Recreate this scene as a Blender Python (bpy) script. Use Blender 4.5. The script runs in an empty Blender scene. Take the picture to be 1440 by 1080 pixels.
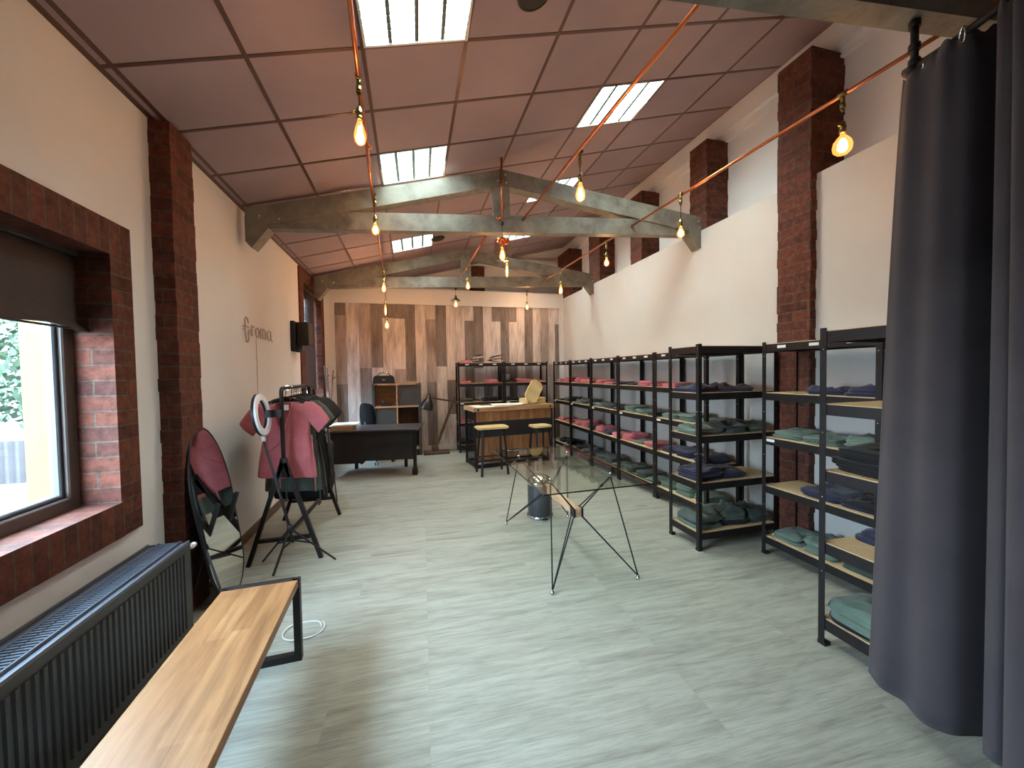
import bpy, math, random
from mathutils import Vector, Matrix, noise
random.seed(7)
R = math.radians
SC = bpy.context.scene
COL = SC.collection
PI = math.pi

# ------------------------------------------------------------------ materials
def lin(h):
    h = h.lstrip('#')
    o = []
    for i in (0, 2, 4):
        v = int(h[i:i+2], 16) / 255
        o.append(v / 12.92 if v <= 0.04045 else ((v + 0.055) / 1.055) ** 2.4)
    return (*o, 1)

class NT:
    def __init__(s, name):
        s.m = bpy.data.materials.new(name); s.m.use_nodes = True
        s.t = s.m.node_tree; s.n = s.t.nodes; s.l = s.t.links
        s.b = s.n['Principled BSDF']; s.out = s.n['Material Output']
    def add(s, typ, **kw):
        n = s.n.new(typ)
        for k, v in kw.items():
            if k[0] == '_': n.inputs[k[1:].replace('_', ' ')].default_value = v
            else: setattr(n, k, v)
        return n
    def link(s, a, b): s.l.new(a, b)
    def math(s, op, a, b=None, c=None):
        n = s.n.new('ShaderNodeMath'); n.operation = op
        for i, v in enumerate((a, b, c)):
            if v is None: continue
            if isinstance(v, (int, float)): n.inputs[i].default_value = v
            else: s.l.new(v, n.inputs[i])
        return n.outputs[0]
    def coord(s, scale=(1, 1, 1)):
        tc = s.add('ShaderNodeTexCoord'); mp = s.add('ShaderNodeMapping')
        mp.inputs['Scale'].default_value = scale
        s.link(tc.outputs['Object'], mp.inputs['Vector']); return mp.outputs[0]
    def noise(s, vec, scale, detail=4, rough=.55, dist=0):
        n = s.add('ShaderNodeTexNoise'); n.inputs['Scale'].default_value = scale
        n.inputs['Detail'].default_value = detail; n.inputs['Roughness'].default_value = rough
        n.inputs['Distortion'].default_value = dist
        s.link(vec, n.inputs['Vector']); return n.outputs['Fac']
    def ramp(s, fac, stops):
        r = s.add('ShaderNodeValToRGB'); e = r.color_ramp.elements
        while len(e) < len(stops): e.new(.5)
        for q, (p, c) in zip(e, stops): q.position = p; q.color = lin(c) if isinstance(c, str) else c
        s.link(fac, r.inputs['Fac']); return r.outputs['Color']
    def mix(s, fac, a, b, mode='MIX'):
        n = s.add('ShaderNodeMix', data_type='RGBA', blend_type=mode)
        for i, v in ((0, fac), (6, a), (7, b)):
            if isinstance(v, (int, float)): n.inputs[i].default_value = v
            elif isinstance(v, str): n.inputs[i].default_value = lin(v)
            else: s.link(v, n.inputs[i])
        return n.outputs[2]
    def bump(s, h, strength=.3, dist=.01):
        n = s.add('ShaderNodeBump'); n.inputs['Strength'].default_value = strength
        n.inputs['Distance'].default_value = dist
        s.link(h, n.inputs['Height']); s.link(n.outputs[0], s.b.inputs['Normal'])
    def base(s, c):
        if isinstance(c, str): s.b.inputs['Base Color'].default_value = lin(c)
        else: s.link(c, s.b.inputs['Base Color'])

def mat(name, c1, c2=None, rough=.6, metal=0, scale=6, stretch=(1, 1, 1), bump=0, bscale=None, spec=.5, sheen=0):
    m = NT(name)
    m.b.inputs['Roughness'].default_value = rough; m.b.inputs['Metallic'].default_value = metal
    m.b.inputs['Specular IOR Level'].default_value = spec
    if sheen: m.b.inputs['Sheen Weight'].default_value = sheen
    v = m.coord(stretch)
    if c2: m.base(m.ramp(m.noise(v, scale), [(.3, c1), (.7, c2)]))
    else: m.base(c1)
    if bump: m.bump(m.noise(v, bscale or scale * 6, 3), bump, .005)
    return m.m

def emis(name, col, strength):
    m = NT(name); e = m.add('ShaderNodeEmission'); e.inputs[0].default_value = lin(col) if isinstance(col, str) else col
    e.inputs[1].default_value = strength; m.link(e.outputs[0], m.out.inputs[0]); return m.m

def glassy(name, tint, fac=.12, glow=None, rough=.02, edge=.6):
    m = NT(name)
    tr = m.add('ShaderNodeBsdfTransparent'); tr.inputs[0].default_value = lin(tint)
    gl = m.add('ShaderNodeBsdfGlossy'); gl.inputs['Roughness'].default_value = rough
    ge = m.add('ShaderNodeNewGeometry'); dt = m.add('ShaderNodeVectorMath', operation='DOT_PRODUCT')
    m.link(ge.outputs['Normal'], dt.inputs[0]); m.link(ge.outputs['Incoming'], dt.inputs[1])
    fz = m.math('MULTIPLY_ADD', m.math('POWER', m.math('SUBTRACT', 1, m.math('ABSOLUTE', dt.outputs['Value'])), 5), .9, .035)
    mx = m.add('ShaderNodeMixShader'); m.link(fz, mx.inputs[0])
    m.link(tr.outputs[0], mx.inputs[1]); m.link(gl.outputs[0], mx.inputs[2])
    o = mx.outputs[0]
    if glow:
        em = m.add('ShaderNodeEmission'); em.inputs[0].default_value = lin(glow[0]); em.inputs[1].default_value = glow[1]
        ad = m.add('ShaderNodeAddShader'); m.link(o, ad.inputs[0]); m.link(em.outputs[0], ad.inputs[1]); o = ad.outputs[0]
    m.link(o, m.out.inputs[0]); return m.m

def brick(name, vertical=False, bw=.25, bh=.082):
    m = NT(name)
    tc = m.add('ShaderNodeTexCoord'); g = m.add('ShaderNodeNewGeometry')
    p = m.add('ShaderNodeSeparateXYZ'); m.link(tc.outputs['Object'], p.inputs[0])
    nn = m.add('ShaderNodeSeparateXYZ'); m.link(g.outputs['True Normal'], nn.inputs[0])
    ax, ay, az = [m.math('GREATER_THAN', m.math('ABSOLUTE', nn.outputs[i]), .6) for i in range(3)]
    X, Y, Z = p.outputs
    if not vertical:
        u = m.math('ADD', m.math('MULTIPLY', Y, ax), m.math('MULTIPLY', X, m.math('ADD', ay, az)))
        v = m.math('ADD', m.math('MULTIPLY', Z, m.math('ADD', ax, ay)), m.math('MULTIPLY', Y, az))
    else:
        u = m.math('ADD', m.math('MULTIPLY', Z, m.math('ADD', ax, ay)), m.math('MULTIPLY', X, az))
        v = m.math('ADD', m.math('MULTIPLY', Y, m.math('ADD', ax, az)), m.math('MULTIPLY', X, ay))
    cb = m.add('ShaderNodeCombineXYZ'); m.link(u, cb.inputs[0]); m.link(v, cb.inputs[1])
    wob = m.add('ShaderNodeTexNoise'); wob.inputs['Scale'].default_value = 9
    m.link(cb.outputs[0], wob.inputs['Vector'])
    vm = m.add('ShaderNodeVectorMath', operation='MULTIPLY_ADD')
    m.link(wob.outputs['Color'], vm.inputs[0]); vm.inputs[1].default_value = (.008, .008, 0); m.link(cb.outputs[0], vm.inputs[2])
    br = m.add('ShaderNodeTexBrick')
    br.inputs['Scale'].default_value = 1; br.inputs['Brick Width'].default_value = bw if not vertical else 3.0
    br.inputs['Row Height'].default_value = bh if not vertical else .075
    br.inputs['Mortar Size'].default_value = .0055; br.inputs['Mortar Smooth'].default_value = .3
    br.inputs['Color1'].default_value = lin('#7a4536'); br.inputs['Color2'].default_value = lin('#5c372f')
    br.inputs['Mortar'].default_value = lin('#65564d')
    m.link(vm.outputs[0], br.inputs['Vector'])
    n1 = m.noise(tc.outputs['Object'], 22, 5, .7)
    col = m.mix(1, br.outputs['Color'], m.ramp(n1, [(.3, '#a8a09c'), (.7, '#ffffff')]), 'MULTIPLY')
    m.base(col); m.b.inputs['Roughness'].default_value = .8; m.b.inputs['Specular IOR Level'].default_value = .25
    h = m.math('MULTIPLY_ADD', br.outputs['Fac'], -1.0, m.math('MULTIPLY', n1, .35))
    m.bump(h, .55, .012)
    return m.m

def floor_mat():
    m = NT('grey_oak_floor')
    tc = m.add('ShaderNodeTexCoord'); mp = m.add('ShaderNodeMapping'); mp.inputs['Rotation'].default_value = (0, 0, R(1.6))
    m.link(tc.outputs['Object'], mp.inputs[0]); v = mp.outputs[0]
    br = m.add('ShaderNodeTexBrick'); br.offset = .37; br.offset_frequency = 3
    br.inputs['Scale'].default_value = 1; br.inputs['Brick Width'].default_value = 1.25; br.inputs['Row Height'].default_value = .19
    br.inputs['Mortar Size'].default_value = .0011; br.inputs['Mortar Smooth'].default_value = .5
    br.inputs['Color1'].default_value = (0, 0, 0, 1); br.inputs['Color2'].default_value = (1, 1, 1, 1); br.inputs['Mortar'].default_value = (.4, .4, .4, 1)
    m.link(v, br.inputs['Vector'])
    sp = m.add('ShaderNodeSeparateXYZ'); m.link(v, sp.inputs[0])
    # shift the grain plank by plank
    tone = m.add('ShaderNodeSeparateColor'); m.link(br.outputs['Color'], tone.inputs[0])
    t = tone.outputs[0]
    cb = m.add('ShaderNodeCombineXYZ'); m.link(m.math('ADD', sp.outputs[0], m.math('MULTIPLY', t, 7.3)), cb.inputs[0])
    m.link(sp.outputs[1], cb.inputs[1]); m.link(m.math('MULTIPLY', t, 5), cb.inputs[2])
    def st(sx, sy):
        q = m.add('ShaderNodeMapping'); q.inputs['Scale'].default_value = (sx, sy, 1); m.link(cb.outputs[0], q.inputs[0]); return q.outputs[0]
    g1 = m.noise(st(1.1, 12), 1.6, 6, .62, .6)
    g2 = m.noise(st(4, 60), 2.2, 3, .6)
    g3 = m.noise(st(.9, 3.2), 1.5, 4, .6, 1.2)
    c = m.ramp(g1, [(.24, '#8a8780'), (.42, '#a9a79d'), (.56, '#b4b3a9'), (.8, '#bfbfb5')])
    c = m.mix(.55, c, m.ramp(g3, [(.3, '#b4b3ac'), (.5, '#e6e6e3'), (.75, '#f2f3f0')]), 'MULTIPLY')
    c = m.mix(.5, c, m.ramp(g2, [(.3, '#c4c4c0'), (.6, '#ffffff')]), 'MULTIPLY')
    c = m.mix(.22, c, m.ramp(t, [(0, '#d2d2cc'), (1, '#ffffff')]), 'MULTIPLY')
    c = m.mix(m.math('MULTIPLY', br.outputs['Fac'], .35), c, '#85857a')
    m.base(c)
    m.b.inputs['Roughness'].default_value = .42; m.b.inputs['Specular IOR Level'].default_value = .42
    m.bump(m.math('SUBTRACT', m.math('MULTIPLY', g2, .3), br.outputs['Fac']), .12, .003)
    return m.m

def wood(name, dark, mid, light, axis=0, scale=1, rough=.5, width=0):
    """grain runs along object axis 0/1/2; width>0 adds staves across"""
    m = NT(name)
    s = [9, 9, 9]; s[axis] = .9
    v = m.coord(tuple(q * scale for q in s))
    g = m.noise(v, 1.5, 6, .62, .5)
    s2 = [60, 60, 60]; s2[axis] = 3
    g2 = m.noise(m.coord(tuple(q * scale for q in s2)), 1.5, 3)
    c = m.ramp(g, [(.28, dark), (.5, mid), (.72, light)])
    c = m.mix(.4, c, m.ramp(g2, [(.3, '#b8b4b0'), (.65, '#ffffff')]), 'MULTIPLY')
    if width:
        tc = m.add('ShaderNodeTexCoord'); sp = m.add('ShaderNodeSeparateXYZ'); m.link(tc.outputs['Object'], sp.inputs[0])
        cross = sp.outputs[1 if axis == 0 else 0]; along = sp.outputs[axis]
        k = m.math('FLOOR', m.math('DIVIDE', cross, width))
        wn0 = m.add('ShaderNodeTexWhiteNoise', noise_dimensions='1D'); m.link(k, wn0.inputs['W'])
        k2 = m.math('FLOOR', m.math('ADD', m.math('DIVIDE', along, .55), m.math('MULTIPLY', wn0.outputs[0], 7)))
        wn = m.add('ShaderNodeTexWhiteNoise', noise_dimensions='2D')
        cb = m.add('ShaderNodeCombineXYZ'); m.link(k, cb.inputs[0]); m.link(k2, cb.inputs[1]); m.link(cb.outputs[0], wn.inputs['Vector'])
        c = m.mix(.5, c, m.ramp(wn.outputs[0], [(0, '#b79c85'), (.5, '#e6d8c8'), (1, '#ffffff')]), 'MULTIPLY')
        vo = m.noise(m.coord((14, 14, 14) if False else tuple(3.2 if i == axis else 11 for i in range(3))), 1, 2, .5, 1.5)
        c = m.mix(m.math('MULTIPLY', m.math('GREATER_THAN', vo, .72), .45), c, '#6d4a30')
    m.base(c); m.b.inputs['Roughness'].default_value = rough
    m.bump(g2, .12, .002)
    return m.m

def ceiling_mat():
    m = NT('brown_mineral_tile'); v = m.coord()
    n = m.noise(v, 90, 2); n2 = m.noise(v, 1.2, 3)
    c = m.ramp(n2, [(.3, '#958287'), (.7, '#a38f94')])
    sp = m.add('ShaderNodeTexVoronoi'); sp.inputs['Scale'].default_value = 60; m.link(v, sp.inputs['Vector'])
    c = m.mix(m.math('MULTIPLY', m.math('LESS_THAN', sp.outputs['Distance'], .1), .5), c, '#7a5c54')
    m.base(c); m.b.inputs['Roughness'].default_value = .85; m.b.inputs['Specular IOR Level'].default_value = .2
    m.bump(n, .25, .003); return m.m

def corten(name, c1, c2, c3):
    m = NT(name); v = m.coord((2, 2, 2)); n = m.noise(v, 2.5, 6, .65, .4)
    m.base(m.ramp(n, [(.3, c1), (.5, c2), (.72, c3)])); m.b.inputs['Roughness'].default_value = .55
    m.b.inputs['Specular IOR Level'].default_value = .4
    m.bump(m.noise(v, 30, 3), .08, .003); return m.m

M = {}
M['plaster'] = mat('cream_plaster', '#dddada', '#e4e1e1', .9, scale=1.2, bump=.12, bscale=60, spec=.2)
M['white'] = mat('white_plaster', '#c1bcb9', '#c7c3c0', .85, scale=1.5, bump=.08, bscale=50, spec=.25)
M['brick'] = brick('dark_red_brick'); M['brick_v'] = brick('soldier_brick', True)
M['floor'] = floor_mat(); M['ceiling'] = ceiling_mat()
M['grid'] = mat('brown_grid_metal', '#5d423c', rough=.35, metal=.3)
M['truss'] = corten('weathered_grey_timber', '#5c5650', '#77736b', '#8b8a80')
M['copper'] = mat('copper_pipe', '#c8774f', '#b0633d', .28, 1, 8)
M['brass'] = mat('aged_brass', '#a08a58', '#7d6a3f', .3, 1, 20)
M['cord'] = mat('black_cord', '#2a2523', rough=.7)
M['filament'] = emis('glowing_filament', (1, .48, .13, 1), 60)
M['bulb'] = glassy('amber_bulb_glass', '#ffe2b8', glow=('#ff9448', .8))
M['jar'] = glassy('clear_jar_glass', '#f3ece2')
M['black'] = mat('black_powder_coat', '#1b181a', '#221f21', .5, .2, 20)
M['rack'] = mat('black_rack_steel', '#1d191b', '#262123', .42, .35, 15)
M['mdf'] = mat('chipboard', '#c3a57c', '#d2b78f', .7, scale=50, stretch=(1, 1, 1))
M['label'] = mat('white_label', '#e9e9ea', rough=.5)
M['screw'] = mat('zinc_screw', '#c9c9c6', rough=.3, metal=1)
M['bench'] = wood('acacia_bench_top', '#755031', '#976c46', '#a98059', 1, 1, .42, .074)
M['rad'] = mat('black_radiator_enamel', '#232327', '#2b2b30', .32, 0, 10, spec=.6)
M['radtop_skylit'] = mat('radiator_enamel_skylit', '#4a4e58', '#525661', .4, 0, 10, spec=.8)  # black enamel with the bluish sky light on top put into its colour
M['dark'] = mat('dark_neck_shade', '#0c0c0d', rough=.8)
M['whiteplastic'] = mat('white_plastic', '#dedcd8', rough=.4)
M['curtain'] = mat('charcoal_velvet_curtain', '#494246', '#413b3f', .92, 0, 3, bump=.25, bscale=260, spec=.1, sheen=.1)
M['blind'] = mat('charcoal_blind_fabric', '#4c4240', '#554a48', .9, scale=30, stretch=(1, 1, 6), bump=.3, bscale=120, spec=.15)
M['frame'] = mat('brown_window_frame', '#4a3f3c', '#52463f', .4, scale=8)
M['gasket'] = mat('pale_window_bead', '#55565a', rough=.4)
M['pane'] = glassy('window_pane', '#f4fafa')
M['tabletop'] = glassy('clear_table_glass', '#eff6f2', rough=.01)
M['glassedge'] = mat('dark_green_glass_edge', '#1d2a26', rough=.15)
M['beech'] = wood('pale_beech', '#b98d68', '#d3a986', '#e3c1a2', 1, 1.5, .5)
M['chrome'] = mat('chrome', '#d9d9d9', rough=.12, metal=1)
M['mirror'] = mat('mirror_glass', '#e6eae8', rough=.015, metal=1)
M['binbody'] = mat('charcoal_bin_metal', '#48474b', '#504f53', .4, .4, 10)
M['desk'] = mat('dark_desk_laminate', '#29262a', '#312d31', .38, 0, 8)
M['desktop'] = mat('black_desk_surface', '#393739', '#444144', .3, 0, 8)
M['mesh'] = mat('black_chair_fabric', '#131113', '#181618', .95, scale=80, spec=.1)
M['card'] = mat('brown_cardboard', '#a9815a', '#b68e66', .85, scale=12)
M['paper'] = mat('white_paper', '#eceae8', '#f4f3f1', .8, scale=3)
M['lampwood'] = wood('dark_walnut', '#3f2a20', '#543a2c', '#66493a', 2, 2, .5)
M['lampshade'] = mat('black_lamp_enamel', '#1f1c1c', rough=.3)
M['counterwood'] = wood('rustic_counter_wood', '#7a4e30', '#a06f47', '#b98a60', 2, 1.2, .6, .09)
M['countertop'] = wood('oak_counter_top', '#97704c', '#b98f66', '#cfa880', 0, 1, .5)
M['seatwood'] = wood('pale_pine_seat', '#c4a46c', '#d9bd86', '#e6cf9e', 0, 1, .55)
M['doorpanel'] = mat('slate_door_panel', '#3b3736', '#45403e', .55, scale=10)
M['shelfwood'] = wood('light_shelf_wood', '#9c7654', '#b98f69', '#caa581', 0, 1, .55)
M['baseboard'] = wood('brown_baseboard', '#5a4034', '#6d4e40', '#7b5b4b', 1, 1, .5)
M['skirt'] = mat('white_skirting', '#d9d7d0', rough=.5)
M['speakercloth'] = mat('black_speaker_mesh', '#121113', '#1a191b', .7, scale=120)
M['neon'] = glassy('unlit_neon_tube', '#cfb4b0', rough=.1)
M['neonback'] = mat('dull_pink_tube', '#b79d96', '#a88b85', .4, scale=20)
M['ringwhite'] = mat('white_ring_diffuser', '#e8e5ea', rough=.45)
GAR = {
 'pink': mat('coral_pink_cotton', '#c26b71', '#b05c63', .9, scale=9, bump=.3, bscale=50, spec=.2, sheen=.2),
 'green': mat('sage_green_cotton', '#647469', '#56655c', .9, scale=9, bump=.3, bscale=50, spec=.2, sheen=.2),
 'dark green': mat('bottle_green_cotton', '#3e4844', '#333b39', .9, scale=9, bump=.3, bscale=50, spec=.2, sheen=.2),
 'navy': mat('navy_cotton', '#2c2b45', '#232238', .9, scale=9, bump=.3, bscale=50, spec=.2, sheen=.2),
 'black': mat('black_cotton', '#201d20', '#191719', .9, scale=9, bump=.3, bscale=50, spec=.2, sheen=.15),
 'grey green': mat('grey_green_cotton', '#56625b', '#48534e', .9, scale=9, bump=.3, bscale=50, spec=.2, sheen=.2),
}
M['pink_shade'] = mat('coral_pink_shaded', '#8e4450', rough=.95)
M['yellow'] = mat('yellow_render_wall', '#514228', '#56462c', .9, scale=2)
M['ground'] = mat('pale_yard_paving', '#4e4e4d', '#575756', .9, scale=3)
M['fence'] = mat('mauve_metal_fence', '#322d30', '#2a2628', .6, scale=4)
M['leaf'] = mat('green_leaves', '#2a3f25', '#1d3020', .6, scale=5)
M['bark'] = mat('tree_bark', '#5b4a3c', rough=.9)

def grainwall(name, d, m_, l):
    m = NT(name)
    v = m.coord((26, 26, 1.3)); g = m.noise(v, 1.6, 6, .65, .3)
    v2 = m.coord((5, 5, 1.1)); g2 = m.noise(v2, 1.4, 5, .65)
    c = m.ramp(g, [(.28, d), (.5, m_), (.7, l)])
    c = m.mix(.6, c, m.ramp(g2, [(.32, '#9b938d'), (.58, '#ffffff')]), 'MULTIPLY')
    m.base(c); m.b.inputs['Roughness'].default_value = .75; m.b.inputs['Specular IOR Level'].default_value = .25
    return m.m
M['pl_light'] = grainwall('whitewashed_plank', '#beaca6', '#ddd0cb', '#e6dcd8')
M['pl_mid'] = grainwall('taupe_plank', '#97857f', '#b2a19b', '#c1b3ad')
M['pl_dark'] = grainwall('slate_plank', '#746863', '#8a7e79', '#978b86')

# ------------------------------------------------------------------ mesh builder
class MB:
    def __init__(s, o=(0, 0, 0)): s.v = []; s.f = []; s.sm = []; s.mi = []; s.o = Vector(o); s.cur = 0
    def _add(s, vs, fs, smooth=False, T=None):
        b = len(s.v)
        for v in vs:
            v = Vector(v); s.v.append(T @ v if T is not None else v)
        for f in fs: s.f.append([b + i for i in f]); s.sm.append(smooth); s.mi.append(s.cur)
        return s
    def box(s, x0, x1, y0, y1, z0, z1, T=None):
        vs = [(x, y, z) for z in (z0, z1) for y in (y0, y1) for x in (x0, x1)]
        return s._add(vs, [(0, 2, 3, 1), (4, 5, 7, 6), (0, 1, 5, 4), (2, 6, 7, 3), (0, 4, 6, 2), (1, 3, 7, 5)], False, T)
    def bbox(s, x0, x1, y0, y1, z0, z1, c=.004, T=None):
        """box with chamfered edges"""
        c = min(c, (x1-x0)*.45, (y1-y0)*.45, (z1-z0)*.45)
        vs = []; idx = {}
        for sx in (0, 1):
            for sy in (0, 1):
                for sz in (0, 1):
                    for a in range(3):
                        p = [(x0, x1)[sx], (y0, y1)[sy], (z0, z1)[sz]]
                        sg = [(1, -1)[sx], (1, -1)[sy], (1, -1)[sz]]
                        for k in range(3):
                            if k != a: p[k] += sg[k] * c
                        idx[(sx, sy, sz, a)] = len(vs); vs.append(p)
        fs = []
        I = lambda x, y, z, a: idx[(x, y, z, a)]
        for q in (0, 1):
            fs.append([I(q, 0, 0, 0), I(q, 1, 0, 0), I(q, 1, 1, 0), I(q, 0, 1, 0)][::1 if q else -1])
            fs.append([I(0, q, 0, 1), I(0, q, 1, 1), I(1, q, 1, 1), I(1, q, 0, 1)][::1 if q else -1])
            fs.append([I(0, 0, q, 2), I(1, 0, q, 2), I(1, 1, q, 2), I(0, 1, q, 2)][::1 if q else -1])
        ctr = Vector(((x0+x1)/2, (y0+y1)/2, (z0+z1)/2))
        def addf(f):
            a, b, d = [Vector(vs[i]) for i in f[:3]]; n = (b-a).cross(d-a)
            if n.dot((a+b+d)/3 - ctr) < 0: f = f[::-1]
            fs.append(f)
        for a in (0, 1):
            for b in (0, 1):
                addf([I(a, b, 0, 0), I(a, b, 1, 0), I(a, b, 1, 1), I(a, b, 0, 1)])
                addf([I(a, 0, b, 0), I(a, 1, b, 0), I(a, 1, b, 2), I(a, 0, b, 2)])
                addf([I(0, a, b, 1), I(1, a, b, 1), I(1, a, b, 2), I(0, a, b, 2)])
                for d in (0, 1): addf([I(a, b, d, 0), I(a, b, d, 1), I(a, b, d, 2)])
        return s._add(vs, fs, False, T)
    def prism(s, pts, z0, z1, T=None):
        n = len(pts)
        if sum(pts[i][0]*pts[(i+1) % n][1]-pts[(i+1) % n][0]*pts[i][1] for i in range(n)) < 0: pts = pts[::-1]
        vs = [(x, y, z0) for x, y in pts] + [(x, y, z1) for x, y in pts]
        fs = [list(range(n))[::-1], list(range(n, 2*n))] + [(i, (i+1) % n, n+(i+1) % n, n+i) for i in range(n)]
        return s._add(vs, fs, False, T)
    def tube(s, pts, r, n=8, closed=False, caps=True, T=None):
        P = [Vector(p) for p in pts]; m = len(P); rs = r if isinstance(r, (list, tuple)) else [r]*m
        vs = []; up = None
        for i, p in enumerate(P):
            a = P[i-1] if (i or closed) else P[i]; b = P[(i+1) % m] if (i < m-1 or closed) else P[i]
            d = (b-a).normalized()
            if up is None:
                up = Vector((0, 0, 1)) if abs(d.z) < .9 else Vector((1, 0, 0))
            x = d.cross(up)
            if x.length < 1e-5: x = d.cross(Vector((0, 1, 0)))
            x.normalize(); y = x.cross(d).normalized(); up = y
            for k in range(n):
                t = 2*PI*k/n; vs.append(p + x*(math.cos(t)*rs[i]) + y*(math.sin(t)*rs[i]))
        fs = []
        for i in range(m if closed else m-1):
            j = (i+1) % m
            for k in range(n):
                l = (k+1) % n; fs.append((i*n+k, i*n+l, j*n+l, j*n+k))
        s._add(vs, fs, True, T)
        if caps and not closed:
            b = len(s.v)-len(vs)
            for f in ([b+k for k in range(n)][::-1], [b+(m-1)*n+k for k in range(n)]): s.f.append(f); s.sm.append(False); s.mi.append(s.cur)
        return s
    def bar(s, a, b, w, h=None, T=None):
        """square bar from a to b"""
        h = h or w; a = Vector(a); b = Vector(b); d = b-a; L = d.length
        q = d.to_track_quat('X', 'Z').to_matrix().to_4x4(); q.translation = a
        if T is not None: q = T @ q
        return s.box(0, L, -w/2, w/2, -h/2, h/2, q)
    def lathe(s, prof, n=16, c=(0, 0, 0), T=None, smooth=True):
        vs = []; fs = []; m = len(prof)
        for r, z in prof:
            for k in range(n):
                t = 2*PI*k/n; vs.append((c[0]+r*math.cos(t), c[1]+r*math.sin(t), c[2]+z))
        for i in range(m-1):
            for k in range(n):
                l = (k+1) % n; fs.append((i*n+k, i*n+l, (i+1)*n+l, (i+1)*n+k))
        s._add(vs, fs, smooth, T); return s
    def grid(s, P, smooth=True, T=None, wrap=False):
        m = len(P); n = len(P[0]); vs = [p for row in P for p in row]
        fs = [(i*n+j, i*n+(j+1) % n, (i+1)*n+(j+1) % n, (i+1)*n+j) for i in range(m-1) for j in range(n if wrap else n-1)]
        return s._add(vs, fs, smooth, T)
    def mesh(s, name, mats):
        me = bpy.data.meshes.new(name)
        me.from_pydata([v-s.o for v in s.v], [], s.f)
        for i, p in enumerate(me.polygons): p.use_smooth = s.sm[i]; p.material_index = s.mi[i]
        for m in (mats if isinstance(mats, (list, tuple)) else [mats]): me.materials.append(m)
        me.update(); return me
    def build(s, name, m, parent=None, label=None, sub=0):
        o = bpy.data.objects.new(name, s.mesh(name, m)); COL.objects.link(o)
        if parent is not None: o.parent = parent
        else: o.location = s.o
        if label: o['label'] = label
        if sub: md = o.modifiers.new('subd', 'SUBSURF'); md.levels = md.render_levels = sub
        return o

def tag(o, label=None, cat=None, group=None, kind=None):
    if label: o['label'] = label
    if cat: o['category'] = cat
    if group: o['group'] = group
    if kind: o['kind'] = kind
    return o
def thing(name, label, cat, loc=(0, 0, 0), rot=0, group=None):
    o = bpy.data.objects.new(name, None); COL.objects.link(o); o.empty_display_size = .1
    o.location = loc; o.rotation_euler = rot if isinstance(rot, tuple) else (0, 0, rot)
    return tag(o, label, cat, group)
def copy_tree(o, parent=None):
    c = o.copy(); COL.objects.link(c); c.parent = parent
    for ch in list(o.children): copy_tree(ch, c)
    return c
def struct(name, mb, m): return tag(mb.build(name, m), kind='structure')

# ------------------------------------------------------------------ room
XL, XR, XU, YB, YF = -1.55, 3.3, 3.6, 8.0, -2.6
CS = .25
def cz(x): return 3.2 + CS*(x+1.52)

b = MB(); b.box(-1.85, 3.8, YF-.2, 8.7, -.12, 0); struct('floor', b, M['floor'])
ROW0, ROWS = 2.495, .575
def rowy(k, x): return ROW0+ROWS*k-.025*(x-.08)
CX = [-1.85, -1.48, -.855, -.23, .395, 1.02, 1.645, 2.27, 2.895, 3.52, 3.85]
LIGHTS = [(3, -1, 'large louvred ceiling light nearest the camera, above the copper pipes'), (6, 1, 'louvred ceiling light on the upper right, in front of the middle truss'),
          (3, 2, 'louvred ceiling light on the left just before the middle truss'), (6, 4, 'louvred ceiling light half hidden by the right rafter of the middle truss'),
          (3, 6, 'louvred ceiling light seen under the middle tie beam on the left'), (6, 7, 'louvred ceiling light seen under the middle tie beam behind the jar lamp')]
b = MB(); V = {}
for a, x in enumerate(CX):
    for k in range(-10, 12): V[(a, k)] = len(b.v); b.v.append(Vector((x, rowy(k, x), cz(x))))
for a in range(len(CX)-1):
    for k in range(-10, 11):
        if (a, k) not in [(q[0], q[1]) for q in LIGHTS]: b.f.append([V[(a, k)], V[(a, k+1)], V[(a+1, k+1)], V[(a+1, k)]]); b.sm.append(False); b.mi.append(0)
b._add([(x, y, cz(x)+h) for h in (.12, .16) for x, y in ((-1.86, -3.4), (3.86, -3.4), (3.86, 9), (-1.86, 9))], [(0, 3, 2, 1), (4, 5, 6, 7), (0, 1, 5, 4), (2, 3, 7, 6), (0, 4, 7, 3), (1, 2, 6, 5)])  # unseen cover slab above the tiles, added to keep sky light out
struct('ceiling', b, M['ceiling'])
# ceiling grid bars
b = MB(); sl = Matrix.Rotation(-math.atan(CS), 4, 'Y'); L = 5.6
for k in range(9):
    x = -.855-.625+.625*k
    if x > 3.58 or x < -1.56: continue
    b._add([(x-.012, YF, cz(x-.012)-.003), (x+.012, YF, cz(x+.012)-.003), (x+.012, 8.45, cz(x+.012)-.003), (x-.012, 8.45, cz(x-.012)-.003),
            (x-.012, YF, cz(x-.012)+.01), (x+.012, YF, cz(x+.012)+.01), (x+.012, 8.45, cz(x+.012)+.01), (x-.012, 8.45, cz(x-.012)+.01)],
           [(0, 3, 2, 1), (0, 1, 5, 4), (2, 3, 7, 6), (0, 4, 7, 3), (1, 2, 6, 5)])
for k in range(-8, 11):
    q = []
    for x in (XL, XU):
        y = rowy(k, x)
        q += [(x, y-.012, cz(x)-.0035), (x, y+.012, cz(x)-.0035)]
    q += [(v[0], v[1], v[2]+.012) for v in q]
    b._add(q, [(0, 1, 3, 2), (0, 2, 6, 4), (1, 5, 7, 3)])
# perimeter angle
for x, w in ((XL, .03), (XU-.03, .03)):
    b._add([(x, YF, cz(x)-.004), (x+w, YF, cz(x+w)-.004), (x+w, 8.45, cz(x+w)-.004), (x, 8.45, cz(x)-.004)], [(0, 3, 2, 1)])
struct('trim_1', b, M['grid'])

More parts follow.
